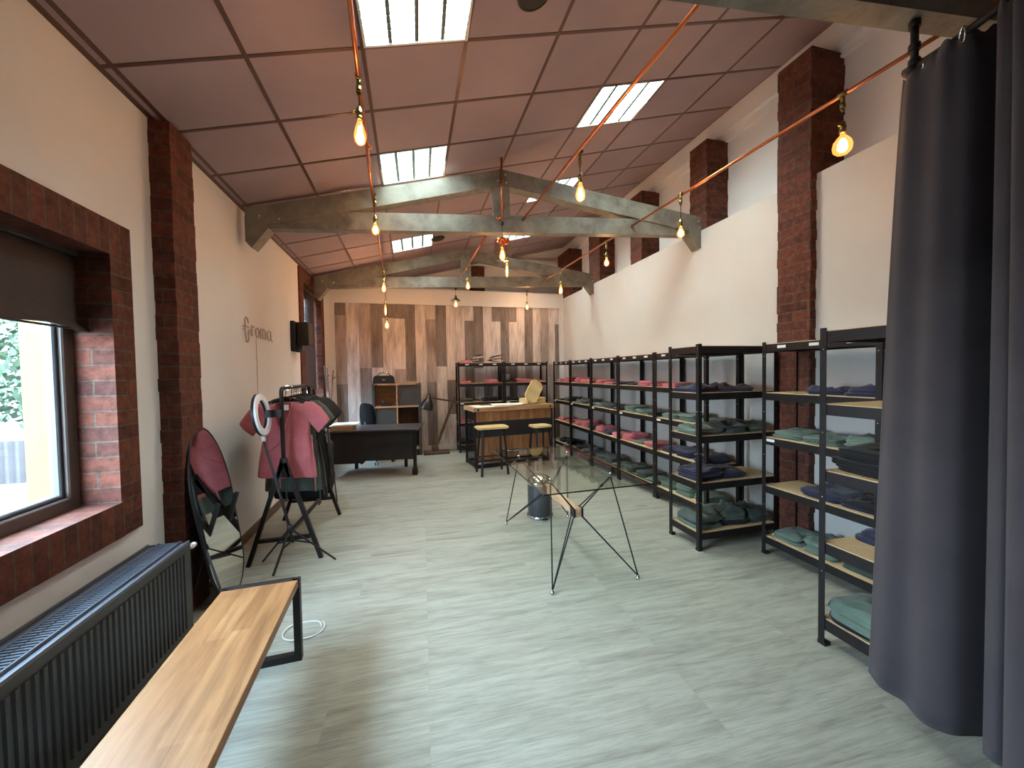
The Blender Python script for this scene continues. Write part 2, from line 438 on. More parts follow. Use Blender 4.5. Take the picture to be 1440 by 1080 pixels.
# left wall with two window openings
W1 = (.75, 2.55, .88, 2.24); W2 = (6.45, 7.62, .9, 3.0)
b = MB(); x0, x1 = -1.8, XL; top = cz(XL)-.002
ys = [(YF, W1[0], 0, 9), (W1[0], W1[1], 0, W1[2]), (W1[0], W1[1], W1[3], 9), (W1[1], W2[0], 0, 9), (W2[0], W2[1], 0, W2[2]), (W2[0], W2[1], W2[3], 9), (W2[1], 8.5, 0, 9)]
for y0, y1, z0, z1 in ys:
    zt = lambda x: min(z1, cz(x)+.02)
    b._add([(x0, y0, z0), (x1, y0, z0), (x1, y1, z0), (x0, y1, z0), (x0, y0, zt(x0)), (x1, y0, zt(x1)), (x1, y1, zt(x1)), (x0, y1, zt(x0))],
           [(0, 3, 2, 1), (4, 5, 6, 7), (0, 1, 5, 4), (2, 3, 7, 6), (0, 4, 7, 3), (1, 2, 6, 5)])
struct('wall_left', b, M['plaster'])
# right wall: thick lower part with a ledge, thinner wall above
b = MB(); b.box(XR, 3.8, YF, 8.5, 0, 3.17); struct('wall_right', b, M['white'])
b = MB(); b.box(XU, 3.8, YF, 8.5, 3.17, 4.6); struct('wall_right_upper', b, M['plaster'])  # same paint as below; the lighter plaster colour makes up for shade here
b = MB(); b.box(XU-.09, XU, YF, 8.45, 4.24, cz(XU-.09)-.004); b.box(XU-.045, XU, YF, 8.45, 4.16, 4.24); struct('trim_2', b, M['plaster'])
b = MB(); b.box(-1.85, 3.8, 8.45, 8.7, 0, 4.6); struct('wall_back', b, M['plaster'])
b = MB(); b.box(-1.55, 3.6, 8.36, 8.45, 3.9, 4.1); struct('trim_3', b, M['plaster'])
b = MB(); b.box(-1.85, 3.8, YF-.2, YF, 0, 4.6); struct('wall_front', b, M['white'])
# back partition
b = MB()
xk = (3.27-3.2)/CS-1.52
b._add([(XL, YB, 0), (XR, YB, 0), (XR, YB, 3.27), (xk, YB, 3.27), (XL, YB, cz(XL)-.004),
        (XL, 8.3, 0), (XR, 8.3, 0), (XR, 8.3, 3.27), (xk, 8.3, 3.27), (XL, 8.3, cz(XL)-.004)],
       [(0, 1, 2, 3, 4), (9, 8, 7, 6, 5), (3, 2, 7, 8), (4, 3, 8, 9), (0, 5, 6, 1)])
struct('wall_back_partition', b, M['plaster'])
b = MB()
b.box(XL, -1.375, YB-.05, YB, 0, cz(XL)-.004); b.box(3.2, XR, YB-.05, YB, 0, 3.27)
b._add([(-1.375, YB-.05, 2.955), (3.2, YB-.05, 2.955), (3.2, YB-.05, 3.27), (xk, YB-.05, 3.27), (-1.375, YB-.05, cz(-1.375)-.004),
        (-1.375, YB, 2.955), (3.2, YB, 2.955), (3.2, YB, 3.27), (xk, YB, 3.27), (-1.375, YB, cz(-1.375)-.004)],
       [(0, 1, 2, 3, 4), (3, 2, 7, 8), (4, 3, 8, 9), (0, 5, 6, 1)])
struct('trim_4', b, M['plaster'])
# plank cladding
cols = [(120, 'd252m640d'), (175, 'l'), (240, 'm550d'), (300, 'd550l640m'), (360, 'd262l'), (418, 'd265l560m'), (478, 'd632m'), (533, 'l'), (590, 'l268m640d'),
        (645, 'd547l'), (703, 'l630d'), (755, 'l'), (808, 'l270d'), (860, 'd560l'), (915, 'l640d'), (968, 'd272l'), (1020, 'd600l'), (1070, 'd272l540d'), (1118, 'l'),
        (1168, 'd540m'), (1218, 'l'), (1268, 'm'), (1318, 'l540m'), (1360, 'l283d'), (1385, '')]
import re
b = MB(); zz = lambda c: 2.955-(380+c/4-425.5)*.01363
xx = lambda c: -1.375+(c-120)/(1385-120)*4.575
for i in range(len(cols)-1):
    xa, xb = xx(cols[i][0]), xx(cols[i+1][0]); toks = re.findall(r'([lmd])(\d*)', cols[i][1]); zt = 2.955
    rows = []
    for t, n in toks:
        zb = zz(int(n)) if n else 0; rows.append((t, zt, zb)); zt = zb
    if i in (10, 2, 13, 18): # planks that break again lower down
        t, za, zb = rows.pop(); rows += [(t, za, .72), ({'l': 'd', 'd': 'l', 'm': 'l'}[t], .72, zb)]
    for t, za, zb in rows:
        b.cur = 'lmd'.index(t)
        b.bbox(xa+.0012, xb-.0012, YB-.02, YB, zb+.001, za-.001, .003)
struct('wall_back_cladding', b, [M['pl_light'], M['pl_mid'], M['pl_dark']])
b = MB(); b.box(-1.375, 3.2, YB-.035, YB-.02, 0, .1); struct('baseboard_back', b, M['skirt'])
b = MB(); b.box(XL, XL+.018, 3.2, 6.2, 0, .085); struct('baseboard_left', b, M['baseboard'])
b = MB(); b.box(XR-.015, XR, 2.8, YB-.05, 0, .08); b.box(XR-.015, XR, YF, 2.48, 0, .08); struct('baseboard_right', b, M['skirt'])

# brick pillars
def ragged(b, x0, x1, y0, y1, z0, z1, c=.082):
    """stack of brick courses whose ends step slightly in and out"""
    rnd = random.Random(int(y0*100)); z = z0
    while z < z1-.001:
        zt = min(z+c, z1); a, d = [rnd.choice((0, .004, .009)) for _ in range(2)]
        b.box(x0, x1, y0+a, y1-d, z, zt); z = zt
b = MB(); ragged(b, XL-.02, -1.435, 2.93, 3.2, 0, cz(XL)-.01); struct('pillar_left', b, M['brick'])
b = MB(); ragged(b, 3.235, XU+.02, 2.47, 2.775, 0, 4.19); struct('pillar_right', b, M['brick'])
for i, (ya, yb) in enumerate([(3.70, 3.98), (4.97, 5.27), (6.25, 6.68), (7.6, 8.25)]):
    b = MB(); ragged(b, XR+.004, XU+.02, ya, yb, 3.17, 4.17); struct('pillar_upper_%d' % (i+1), b, M['brick'])
b = MB(); ragged(b, 1.30, 1.60, 8.38, 8.46, 3.2, 3.88); b2 = MB(); b2.box(1.30, 1.62, 8.33, 8.46, 3.2, 3.88); struct('pillar_back', b2, M['brick'])

# window surrounds in brick: soldier course over, stretchers at the sides, rowlock sill
def surround(n, W, wy, zlo, zhi, proud=.02):
    y0, y1, z0, z1 = W
    b = MB(); a = XL+proud
    b.cur = 0
    b.box(-1.795, a, y1-.012, y1+wy, zlo, z1-.012); b.box(-1.795, a, y0-wy, y0+.012, zlo, z1-.012)
    b.cur = 1
    b.box(-1.795, a, y0-wy, y1+wy, z1-.012, zhi)
    b.box(-1.795, a+.005, y0, y1, zlo, z0+.012)
    struct('trim_%d' % n, b, [M['brick'], M['brick_v']])
surround(5, W1, .15, .705, 2.41)
surround(6, W2, .22, .7, 3.17)

# windows
def window(n, W, xg, sash=None):
    y0, y1, z0, z1 = W
    w = bpy.data.objects.new('window_%d' % n, None); COL.objects.link(w); w.location = (xg, (y0+y1)/2, z0); tag(w, kind='structure')
    o = w.location
    def fr(y0, y1, z0, z1, t, xa, xb, name, m):
        b = MB(o)
        b.bbox(xa, xb, y0, y0+t, z0, z1, .006); b.bbox(xa, xb, y1-t, y1, z0, z1, .006)
        b.bbox(xa, xb, y0+t, y1-t, z0, z0+t, .006); b.bbox(xa, xb, y0+t, y1-t, z1-t, z1, .006)
        return b.build(name, m, w)
    fr(y0, y1, z0, z1, .075, xg-.03, xg+.04, 'window_frame', M['frame'])
    fr(y0+.075, y1-.075, z0+.075, z1-.075, .022, xg-.025, xg+.018, 'glazing_bead', M['gasket'])
    b = MB(o); b.box(xg-.012, xg-.006, y0+.08, y1-.08, z0+.08, z1-.08); b.build('pane', M['pane'], w)
    return w
window(1, W1, -1.745); window(2, W2, -1.745)

# blinds
def cloth_blind():
    t = thing('roman_blind', 'charcoal roman blind half lowered in the near brick window', 'blind', (-1.68, 1.6, 2.2))
    b = MB(t.location); y0, y1 = .8, 2.535; N = 40; P = []
    prof = [(2.235, 0), (2.1, .004), (2.0, .001), (1.92, .004), (1.87, .006), (1.845, .018), (1.83, .032), (1.822, .04), (1.828, .02), (1.835, .0), (1.85, -.006)]
    for z, dx in prof:
        row = []
        for j in range(N+1):
            y = y0+(y1-y0)*j/N; k = math.sin(y*9)*.003+noise.noise((y*3, z*4, 0))*.005
            drop = -.02*max(0, (y-2.35)/.2)*(1 if z < 1.9 else 0)+ (.012*math.sin(y*6) if z < 1.9 else 0)
            row.append((-1.685+dx*1.4+k, y+(.02 if (z < 1.86 and j == N) else 0), z+drop))
        P.append(row)
    b.grid(P); o = b.build('fabric', M['blind'], t)
    md = o.modifiers.new('solid', 'SOLIDIFY'); md.thickness = .003
    b = MB(t.location); b.bbox(-1.7, -1.655, y0, y1, 2.205, 2.238, .004); b.build('head_rail', M['frame'], t)
    b = MB(t.location); b.tube([(-1.66, y0+.01, 1.838), (-1.66, y1, 1.822)], .006, 6); b.build('bottom_bar', M['frame'], t)
cloth_blind()
t = thing('venetian_blind', 'brown slatted blind lowered in the far left window', 'blind', (-1.62, 7.0, 3.0))
b = MB(t.location); z = 1.36
b.cur = 0
while z < 2.97:
    T = Matrix.Translation((-1.64, 0, z)) @ Matrix.Rotation(R(68), 4, 'Y')
    b.box(-.022, .022, 6.56, 7.58, -.001, .001, T); z += .036
b.build('slats', M['blind'], t)
b = MB(t.location); b.bbox(-1.67, -1.61, 6.47, 7.6, 2.955, 2.995); b.build('head_rail', M['frame'], t)
b = MB(t.location); b.bbox(-1.655, -1.625, 6.56, 7.58, 1.325, 1.345, .003); b.build('bottom_rail', M['frame'], t)

# ------------------------------------------------------------------ trusses
def truss(y0, dz, label):
    t = thing('roof_truss', label, 'roof truss', (.98, y0, 3.05+dz), -math.atan(.083), 'grey timber roof trusses')
    o = Vector((0, 0, 0)); d = .05
    zl = lambda x: .0 + .031*x   # tie beam underside in local x (0 = apex)
    def plate(name, pts, th=d, y=0):
        b = MB(); T = Matrix.Translation((0, y, 0)) @ Matrix.Rotation(R(90), 4, 'X')
        b.prism(pts, -th, th, T); return b.build(name, M['truss'], t)
    xl, xr = -2.46, 2.36
    plate('tie_beam', [(xl+.02, zl(xl)), (xr, zl(xr)), (xr, zl(xr)+.175), (xl+.02, zl(xl)+.175)])
    ap = .65; sL = (ap-(zl(xl)+.15))/(-xl); sR = (ap-(zl(xr)+.2))/xr
    plate('rafter', [(xl, zl(xl)-.005), (xl, zl(xl)+.18), (-.01, ap), (-.01, ap-.165), (-2.0, zl(-2.0)+.08)], d+.012)
    plate('rafter', [(xr+.02, zl(xr)), (xr+.02, zl(xr)+.2), (.01, ap), (.01, ap-.165), (1.9, zl(1.9)+.1)], d+.012)
    plate('king_post', [(-.09, zl(0)+.15), (.09, zl(0)+.15), (.085, ap-.02), (-.085, ap-.02)], d+.004)
    plate('bracket', [(xl, zl(xl)+.1), (xl, zl(xl)-.13), (xl+.05, zl(xl)-.19), (xl+.2, zl(xl)), (xl+.16, zl(xl)+.1)], d+.02)
    plate('bracket', [(xr+.02, zl(xr)+.12), (xr+.02, zl(xr)-.13), (xr-.05, zl(xr)-.16), (xr-.18, zl(xr)), (xr-.16, zl(xr)+.12)], d+.02)
    for x, z in ((xl+.13, zl(xl)+.11), (xl+.3, zl(xl)+.09), (.04, ap-.06), (.05, ap-.14), (-.04, ap-.13), (xr-.06, zl(xr)+.15), (xr-.05, zl(xr)+.08)):
        b = MB(); b.lathe([(0, .008), (.008, .007), (.011, .003), (.011, 0)], 8, (0, 0, 0), Matrix.Translation((x, -d-.012-.01, z)) @ Matrix.Rotation(R(90), 4, 'X'))
        b.build('bolt', M['screw'], t)
    return t
truss(1.33, 0, 'grey timber roof truss overhead nearest the curtain')
truss(4.05, 0, 'grey timber roof truss across the middle of the room')
truss(6.75, .015, 'farthest grey timber roof truss before the plank wall')

# ------------------------------------------------------------------ ceiling lights
DIFF = emis('fluorescent_panel', (.78, 1, .96, 1), 36)
LOUV = mat('grey_aluminium_louver', '#59615f', rough=.35)
def fixture(a, k, label):
    x = (CX[a]+CX[a+1])/2; y = (rowy(k, x)+rowy(k+1, x))/2
    t = thing('ceiling_light', label, 'ceiling light', (x, y, cz(x)), (0, -math.atan(CS), R(-1.4)), 'recessed fluorescent ceiling lights')
    w = .322; h = .2885
    b = MB()
    for (xa, xb, ya, yb) in ((-w, w, -h, -h+.014), (-w, w, h-.014, h), (-w, -w+.014, -h+.014, h-.014), (w-.014, w, -h+.014, h-.014)): b.box(xa, xb, ya, yb, -.003, .075)
    b.box(-w, w, -h, h, .075, .08)
    b.build('housing', M['whiteplastic'], t)
    b = MB(); b.box(-w+.014, w-.014, -h+.014, h-.014, .066, .07); b.build('diffuser', DIFF, t)
    b = MB()
    for k in range(1, 4):
        x_ = -w+2*w*k/4; b.prism([(x_-.011, .006), (x_+.011, .006), (x_+.004, .05), (x_-.004, .05)], -h+.014, h-.014, Matrix.Rotation(R(90), 4, 'X'))
    for k in range(1, 12):
        y_ = -h+2*h*k/12; b.box(-w+.014, w-.014, y_-.0015, y_+.0015, .012, .046)
    b.build('louver', LOUV, t)
    b = MB()
    for k in range(4):
        x_ = -w+2*w*(k+.5)/4; b.tube([(x_, -h+.03, .056), (x_, h-.03, .056)], .008, 6)
    b.build('tubes', TUBE, t)
TUBE = emis('fluorescent_tube', (.85, 1, .95, 1), 50)
for q in LIGHTS: fixture(*q)
def disc(x, y, r, l):
    t = thing('ceiling_speaker', l, 'ceiling speaker', (x, y, cz(x)-.002), (0, -math.atan(CS), 0))
    b = MB(); b.lathe([(r, 0), (r, -.012), (r*.92, -.018), (r*.86, -.014)], 28); b.build('rim', M['black'], t)
    b = MB(); b.lathe([(r*.87, -.012), (r*.5, -.016), (0, -.017)], 28); b.build('grille', M['speakercloth'], t)
disc(.75, 2.19, .1, 'round black ceiling speaker at the top edge beside the large light')
disc(.47, 6.2, .11, 'small dark round ceiling speaker beyond the middle truss')

# ------------------------------------------------------------------ copper pipes and pendants
ZP = 3.19
def pipe(pts, label):
    t = thing('copper_pipe', label, 'pipe', pts[0], 0, 'copper pipes carrying the pendant lamps')
    b = MB(t.location); b.tube(pts, .0115, 10); b.build('tube', M['copper'], t)
    b = MB(t.location)
    p0, p1 = Vector(pts[0]), Vector(pts[-1])
    for f in (.12, .5, .97):
        c = p0.lerp(p1, f); d = (p1-p0).normalized()
        b.tube([c-d*.02, c+d*.02], .0145, 10)
    b.build('couplings', M['copper'], t)
pipe([(-.10, -1.2, ZP), (-.305, 4.1, ZP), (-.385, 7.1, ZP)], 'left copper pipe running through the trusses')
pipe([(1.37, -1.2, ZP), (1.2, 4.0, ZP)], 'middle copper pipe ending at the middle truss')
pipe([(.925, 3.98, ZP), (.865, 6.35, ZP)], 'short copper pipe between the middle and far truss')
pipe([(2.67, -1.2, ZP), (2.30, 7.43, ZP)], 'right copper pipe running along the ledge side')
t = thing('copper_drop_pipe', 'vertical copper pipe in front of the middle king post', 'pipe', (.97, 3.96, 3.8))
b = MB(t.location); b.tube([(.97, 3.955, 3.8), (.97, 3.955, 3.14)], .011, 10); b.build('tube', M['copper'], t)
b = MB(t.location); b.tube([(.97, 3.955, 3.2), (.93, 3.985, 3.16)], .011, 10); b.build('elbow', M['copper'], t)

BULB = {  # radius profiles, z down from the socket
 'pear': [(.011, 0), (.012, -.012), (.02, -.03), (.03, -.05), (.034, -.068), (.031, -.086), (.02, -.1), (.008, -.107), (0, -.109)],
 'edison': [(.012, 0), (.013, -.015), (.022, -.04), (.031, -.075), (.033, -.095), (.028, -.12), (.014, -.135), (0, -.14)],
 'tube': [(.011, 0), (.013, -.02), (.0155, -.04), (.0155, -.15), (.012, -.166), (0, -.172)],
 'globe': [(.012, 0), (.013, -.015), (.028, -.03), (.045, -.055), (.05, -.08), (.045, -.107), (.028, -.124), (0, -.131)],
}
WARM = (1, .67, .42)
def pendant(x, y, zb, ztop, kind, label, extra=None, power=5.6, tee=True, r=1.0):
    """zb = centre of the bulb, ztop = where the cord is fixed"""
    prof = BULB[kind]; hb = -prof[-1][1]; zs = zb+hb*.6
    t = thing('pendant_lamp', label, 'pendant lamp', (x, y, ztop), 0, 'warm filament pendant lamps')
    o = t.location
    if tee:
        b = MB(o); b.tube([(x, y-.025, ztop), (x, y+.025, ztop)], .0165, 10); b.tube([(x, y, ztop), (x, y, ztop-.05)], .012, 10); b.tube([(x, y, ztop-.05), (x, y, ztop-.085)], .015, 10); b.tube([(x, y, ztop-.085), (x, y, ztop-.1)], .008, 8)
        b.build('tee_fitting', M['brass'], t)
    else:
        b = MB(o); b.lathe([(0, 0), (.02, -.002), (.018, -.03), (.004, -.04)], 12, (x, y, ztop)); b.build('ceiling_cup', M['black'], t)
    b = MB(o); b.tube([(x, y, ztop-.03), (x, y, zs+.05)], .0028, 6); b.build('cord', M['cord'], t)
    b = MB(o); b.lathe([(0, .062), (.008, .06), (.012, .05), (.0165, .045), (.0165, .03), (.019, .028), (.019, .02), (.0165, .018), (.0165, .002), (.0185, 0), (.0175, -.012), (.012, -.014)], 14, (x, y, zs))
    b.tube([(x, y, zs+.028), (x-.028, y, zs+.03)], .004, 6); b.lathe([(0, .006), (.007, .004), (.007, -.004), (0, -.006)], 8, (x-.03, y, zs+.03))
    b.build('socket', M['brass'], t)
    b = MB(o); b.lathe([(q*r, z) for q, z in prof], 18, (x, y, zs-.01)); g = b.build('bulb', M['bulb'], t)
    b = MB(o)
    n = 5 if kind != 'tube' else 3; rr = .011 if kind != 'tube' else .005
    z1 = zs-.01-hb*.28; z2 = zs-.01-hb*.82
    for k in range(n):
        a = 2*PI*k/n
        b.tube([(x+rr*.5*math.cos(a), y+rr*.5*math.sin(a), z1), (x+rr*math.cos(a), y+rr*math.sin(a), (z1+z2)/2), (x+rr*.6*math.cos(a+.5), y+rr*.6*math.sin(a+.5), z2)], .0042, 5)
    b.build('filament', M['filament'], g)
    if extra == 'barn':
        b = MB(o); b.lathe([(.004, .1), (.012, .085), (.02, .06), (.03, .035), (.075, .005), (.085, -.012), (.082, -.012), (.072, .0), (.028, .028)], 24, (x, y, zs)); b.build('shade', M['lampshade'], t)
    if extra == 'jar':
        b = MB(o); b.lathe([(.08, .055), (.085, .045), (.088, .0), (.092, -.05), (.09, -.12), (.08, -.135), (.04, -.14), (0, -.14)], 24, (x, y, zs)); b.build('jar', M['jar'], t)
        b = MB(o); b.lathe([(0, .075), (.07, .075), (.078, .07), (.08, .045), (.076, .045)], 24, (x, y, zs)); b.build('lid', M['copper'], t)
    li = bpy.data.lights.new('bulb_light', 'POINT'); li.energy = power; li.color = WARM; li.shadow_soft_size = .03
    lo = bpy.data.objects.new('bulb_light', li); COL.objects.link(lo); lo.parent = t; lo.location = Vector((x, y, zs-.01-hb*.55))-o
    return t
pendant(-.236, 2.29, 2.89, ZP, 'edison', 'pendant bulb on the left copper pipe nearest the camera')
pendant(-.276, 3.74, 2.89, ZP, 'pear', 'pendant bulb on the left pipe in front of the middle tie beam')
pendant(-.36, 6.22, 2.89, ZP, 'edison', 'pendant bulb on the left pipe in front of the far tie beam')
pendant(-.365, 6.6, 2.60, ZP, 'tube', 'long tube bulb hanging below the left pipe against the plank wall', power=9.5)
pendant(-.372, 7.02, 2.42, ZP, 'globe', 'lowest round bulb hanging from the left pipe end', r=.75, power=9.5)
pendant(1.262, 2.68, 2.895, ZP, 'edison', 'pendant bulb on the middle copper pipe before the right rafter', r=1.1)
pendant(.876, 5.83, 2.885, ZP, 'pear', 'pendant bulb before the far king post')
pendant(1.155, 4.52, 2.79, cz(1.155), 'tube', 'slim tube bulb hanging just beside the glass jar lamp', tee=False)
pendant(.965, 3.955, 2.80, 3.14, 'edison', 'pendant bulb inside a clear glass jar under the middle king post', 'jar', tee=False)
pendant(.797, 6.76, 2.77, 3.055, 'pear', 'pendant bulb under a small dark cone shade below the far truss', 'barn', tee=False, power=9.5)
pendant(2.54, 1.755, 2.895, ZP, 'globe', 'round pendant bulb on the right copper pipe beside the brick pillar')
pendant(2.475, 3.10, 2.845, ZP, 'pear', 'pendant bulb at the right end of the middle tie beam')
pendant(2.43, 4.42, 2.935, ZP, 'pear', 'pendant bulb on the right pipe before the pale wall beyond the middle truss')
pendant(2.345, 5.74, 2.86, ZP, 'edison', 'pendant bulb at the right end of the far tie beam')
pendant(2.302, 7.42, 2.87, ZP, 'pear', 'pendant bulb at the far end of the right pipe against the plank wall', r=.9, power=9.5)

# ------------------------------------------------------------------ racks
SH = [1.757, 1.355, .985, .58, .15]
def make_rack(W, D=.4, labels=True):
    t = thing('storage_rack', 'x', 'shelving rack')
    p = .034; th = .003
    for sx in (0, 1):
        for sy in (0, 1):
            b = MB(); x = sx*W; y = sy*D; dx = -1 if sx else 1; dy = -1 if sy else 1
            pts = [(x, y), (x+dx*p, y), (x+dx*p, y+dy*th), (x+dx*th, y+dy*th), (x+dx*th, y+dy*p), (x, y+dy*p)]
            b.prism(pts, .012, 1.777); b.box(min(x, x+dx*(p+.004))-.002, max(x, x+dx*(p+.004))+.002, min(y, y+dy*(p+.004))-.002, max(y, y+dy*(p+.004))+.002, 0, .02)
            b.cur = 1
            for z in (1.66, 1.2, .84, .42):
                yy = y-.001 if not sy else y+.001
                b.lathe([(0, .002), (.004, .001), (.004, 0)], 6, (0, 0, 0), Matrix.Translation((x+dx*p*.55, yy, z)) @ Matrix.Rotation(R(90 if not sy else -90), 4, 'X'))
                b.lathe([(0, .002), (.004, .001), (.004, 0)], 6, (0, 0, 0), Matrix.Translation((x-.001*dx, y+dy*p*.55, z)) @ Matrix.Rotation(R(-90*dx), 4, 'Y'))
            b.build('post', [M['rack'], M['screw']], t)
    for z in SH:
        b = MB(); e = .004
        b.box(e, W-e, e, e+.02, z-.058, z); b.box(e, W-e, D-e-.02, D-e, z-.058, z)
        b.box(e, e+.02, e+.02, D-e-.02, z-.058, z); b.box(W-e-.02, W-e, e+.02, D-e-.02, z-.058, z)
        b.build('shelf_rail', M['rack'], t)
        b = MB(); b.box(.012, W-.012, .010, D-.012, z-.004, z+.005); b.build('shelf_board', M['mdf'], t)
    if labels:
        for f in (.2, .5, .8):
            b = MB(); b.box(W*f-.035, W*f+.035, .0015, .0035, SH[0]-.036, SH[0]-.014); b.build('price_label', M['label'], t)
        b = MB(); b.box(.04, .11, .0015, .0035, SH[2]-.03, SH[2]-.008); b.build('price_label', M['label'], t)
    return t
RK = {}
def place(src, key, loc, rz, label, first):
    o = src if first else copy_tree(src)
    o.location = loc; o.rotation_euler = (0, 0, rz); o['label'] = label; o['group'] = 'black steel shelving racks'
    RK[key] = o; return o
WR = .845
pr = make_rack(WR)
RN = {'R1': 'corner wall rack', 'R2': 'second wall rack from corner', 'R3': 'third wall rack from corner', 'R4': 'fourth wall rack from corner', 'R5': 'rack behind the end-on rack',
      'W6': 'rack at the brick pillar', 'P1': 'end-on rack behind glass table', 'P2': 'rack beside the curtain', 'B1': 'back rack left of counter', 'B2': 'back rack behind counter'}
RL = {'R1': 'black steel rack on the right wall, first from the far corner', 'R2': 'black steel rack on the right wall, second from the far corner',
      'R3': 'black steel rack on the right wall, third from the far corner', 'R4': 'black steel rack on the right wall, fourth from the far corner',
      'R5': 'black steel wall rack half hidden behind the end-on rack', 'W6': 'black steel rack standing against the big brick pillar',
      'P1': 'black steel rack standing end-on to the wall behind the glass table', 'P2': 'black steel rack nearest the camera beside the charcoal curtain',
      'B1': 'black steel rack at the plank wall, left behind the counter', 'B2': 'black steel rack at the plank wall, right behind the counter'}
for i, k in enumerate(['R1', 'R2', 'R3', 'R4', 'R5']): place(pr, k, (2.86, 7.47-.852*i, 0), R(-90), RL[k], i == 0)
place(pr, 'W6', (2.85, 2.575, 0), R(-90), RL['W6'], False)
p1 = make_rack(WR, .39, False)
place(p1, 'P1', (2.355, 2.735, 0), 0, RL['P1'], True)
place(p1, 'P2', (2.205, 1.24, 0), 0, RL['P2'], False)
pb = make_rack(.92)
place(pb, 'B1', (.895, 7.5, 0), 0, RL['B1'], True); place(pb, 'B2', (1.825, 7.5, 0), 0, RL['B2'], False)

# ------------------------------------------------------------------ folded garments
def garment_mesh(w, d, h, seed, crump):
    """a folded garment: layered edge rings closing over a wrinkled top"""
    rnd = random.Random(seed); n = 30; L = 2; rings = []
    def outline(k, s):
        t = 2*PI*k/n; c, q = math.cos(t), math.sin(t); e = .35
        x = math.copysign(abs(c)**e, c)*w/2*s; y = math.copysign(abs(q)**e, q)*d/2*s
        return x, y
    off = Vector((seed*1.37 % 50, seed*2.11 % 50, seed*.71 % 50))
    lo = [(rnd.uniform(-.01, .01), rnd.uniform(-.01, .01), rnd.uniform(.95, 1.03)) for _ in range(L)]
    spec = []
    for l in range(L):
        z0 = h*l/L; z1 = h*(l+1)/L
        spec += [(lo[l], .985, z0+.001), (lo[l], 1.0, z0+(z1-z0)*.35), (lo[l], .995, z0+(z1-z0)*.75), (lo[l], .96, z1-.001)]
    for (ox, oy, s), e, z in spec:
        row = []
        for k in range(n):
            x, y = outline(k, s*e); wob = noise.noise(Vector((x*7, y*7, z*9))+off)*(.012+.035*crump)
            q = Vector((x, y)).normalized()
            row.append((x+ox+q.x*wob, y+oy+q.y*wob, max(.0, z*(1+.25*crump*noise.noise(Vector((x*5, y*5, 3))+off)))))
        rings.append(row)
    ox, oy, s = lo[-1]
    for e in (.86, .7, .52, .34, .17, .02):
        row = []
        for k in range(n):
            x, y = outline(k, s*e)
            nn = noise.noise(Vector((x*9, y*9, 1))+off); n2 = abs(noise.noise(Vector((x*17+nn*2.5, y*17-nn, 7))+off)); n3 = 1-abs(noise.noise(Vector((x*24+nn*3, y*11+n2*2, 4))+off))*2
            z = h*(1+.06*(1-e))+nn*(.009+.045*crump)-n2*(.008+.05*crump)+n3*(.002+.018*crump)+.016*crump
            row.append((x+ox, y+oy, max(h*.55, z)))
        rings.append(row)
    b = MB(); b.grid(rings, True, None, True)
    b.f.append(list(range(n))[::-1]); b.sm.append(False); b.mi.append(0)
    return b
LEV = ['top', 'second', 'third', 'fourth', 'bottom']
gcount = [0]
used = set()
def pile(key, lev, f, color, n=2, w=.25, d=.31, crump=0.0, depth=.5, h=.024, rot=0, colors=None, what='top', where=None):
    crump = min(1, crump+.2); rk = RK[key]; T = Matrix.Translation(rk.location) @ Matrix.Rotation(rk.rotation_euler.z, 4, 'Z')
    W = .92 if key[0] == 'B' else WR
    z = SH[lev]+.0055
    for i in range(n):
        c = colors[i] if colors else color
        gcount[0] += 1; s = gcount[0]
        rnd = random.Random(s*31)
        hh = h*rnd.uniform(.9, 1.25)
        b = garment_mesh(w*rnd.uniform(.93, 1.03), d*rnd.uniform(.93, 1.03), hh, s*3.7, crump if i == n-1 else crump*.3)
        p = T @ Vector((W*f+rnd.uniform(-.008, .008), .4*depth+rnd.uniform(-.006, .006), z))
        pos = '' if n == 1 else (['lower ', 'upper '][i] if n == 2 else ['bottom ', 'middle ', 'topmost '][min(i, 2)] if n == 3 else ['lowest ', 'second ', 'third ', 'topmost '][i])
        lab = '%s%s folded %s, %s of the %s shelf, %s' % (pos, c, what, where or side(key, f), LEV[lev], RN[key])
        while lab in used: lab = lab.replace('folded', 'neatly folded', 1)
        used.add(lab)
        o = b.build('folded_garment', GAR[c]); o.location = p
        o.rotation_euler = (0, 0, rk.rotation_euler.z+R(rot)+rnd.uniform(-.06, .06))
        tag(o, lab, 'garment', 'folded garments on the '+RN[key])
        z += hh*.93+.001
def side(key, f):
    if key in ('R1', 'R2', 'R3', 'R4', 'R5', 'W6'): return 'far end' if f < .36 else ('near end' if f > .64 else 'middle')
    return 'left end' if f < .36 else ('right end' if f > .64 else 'middle')
# corner rack
pile('R1', 1, .22, 'pink', 2); pile('R1', 1, .62, 'pink', 3, crump=.3, colors=None)
pile('R1', 2, .25, 'black', 1); pile('R1', 2, .65, 'dark green', 2, crump=.5)
pile('R1', 3, .25, 'pink', 2); pile('R1', 3, .68, 'pink', 1)
pile('R1', 4, .3, 'black', 2, crump=.4); pile('R1', 4, .7, 'black', 3, crump=.2)
# second
pile('R2', 1, .2, 'pink', 3, crump=.2); pile('R2', 1, .5, 'pink', 2, crump=.5); pile('R2', 1, .8, 'pink', 2)
pile('R2', 2, .25, 'green', 2, crump=.5); pile('R2', 2, .55, 'dark green', 2, crump=.4); pile('R2', 2, .83, 'green', 1, crump=.3)
pile('R2', 3, .22, 'pink', 3, crump=.1); pile('R2', 3, .55, 'pink', 4, crump=.2); pile('R2', 3, .85, 'navy', 2)
pile('R2', 4, .25, 'black', 2); pile('R2', 4, .6, 'dark green', 2, crump=.2); pile('R2', 4, .86, 'navy', 1)
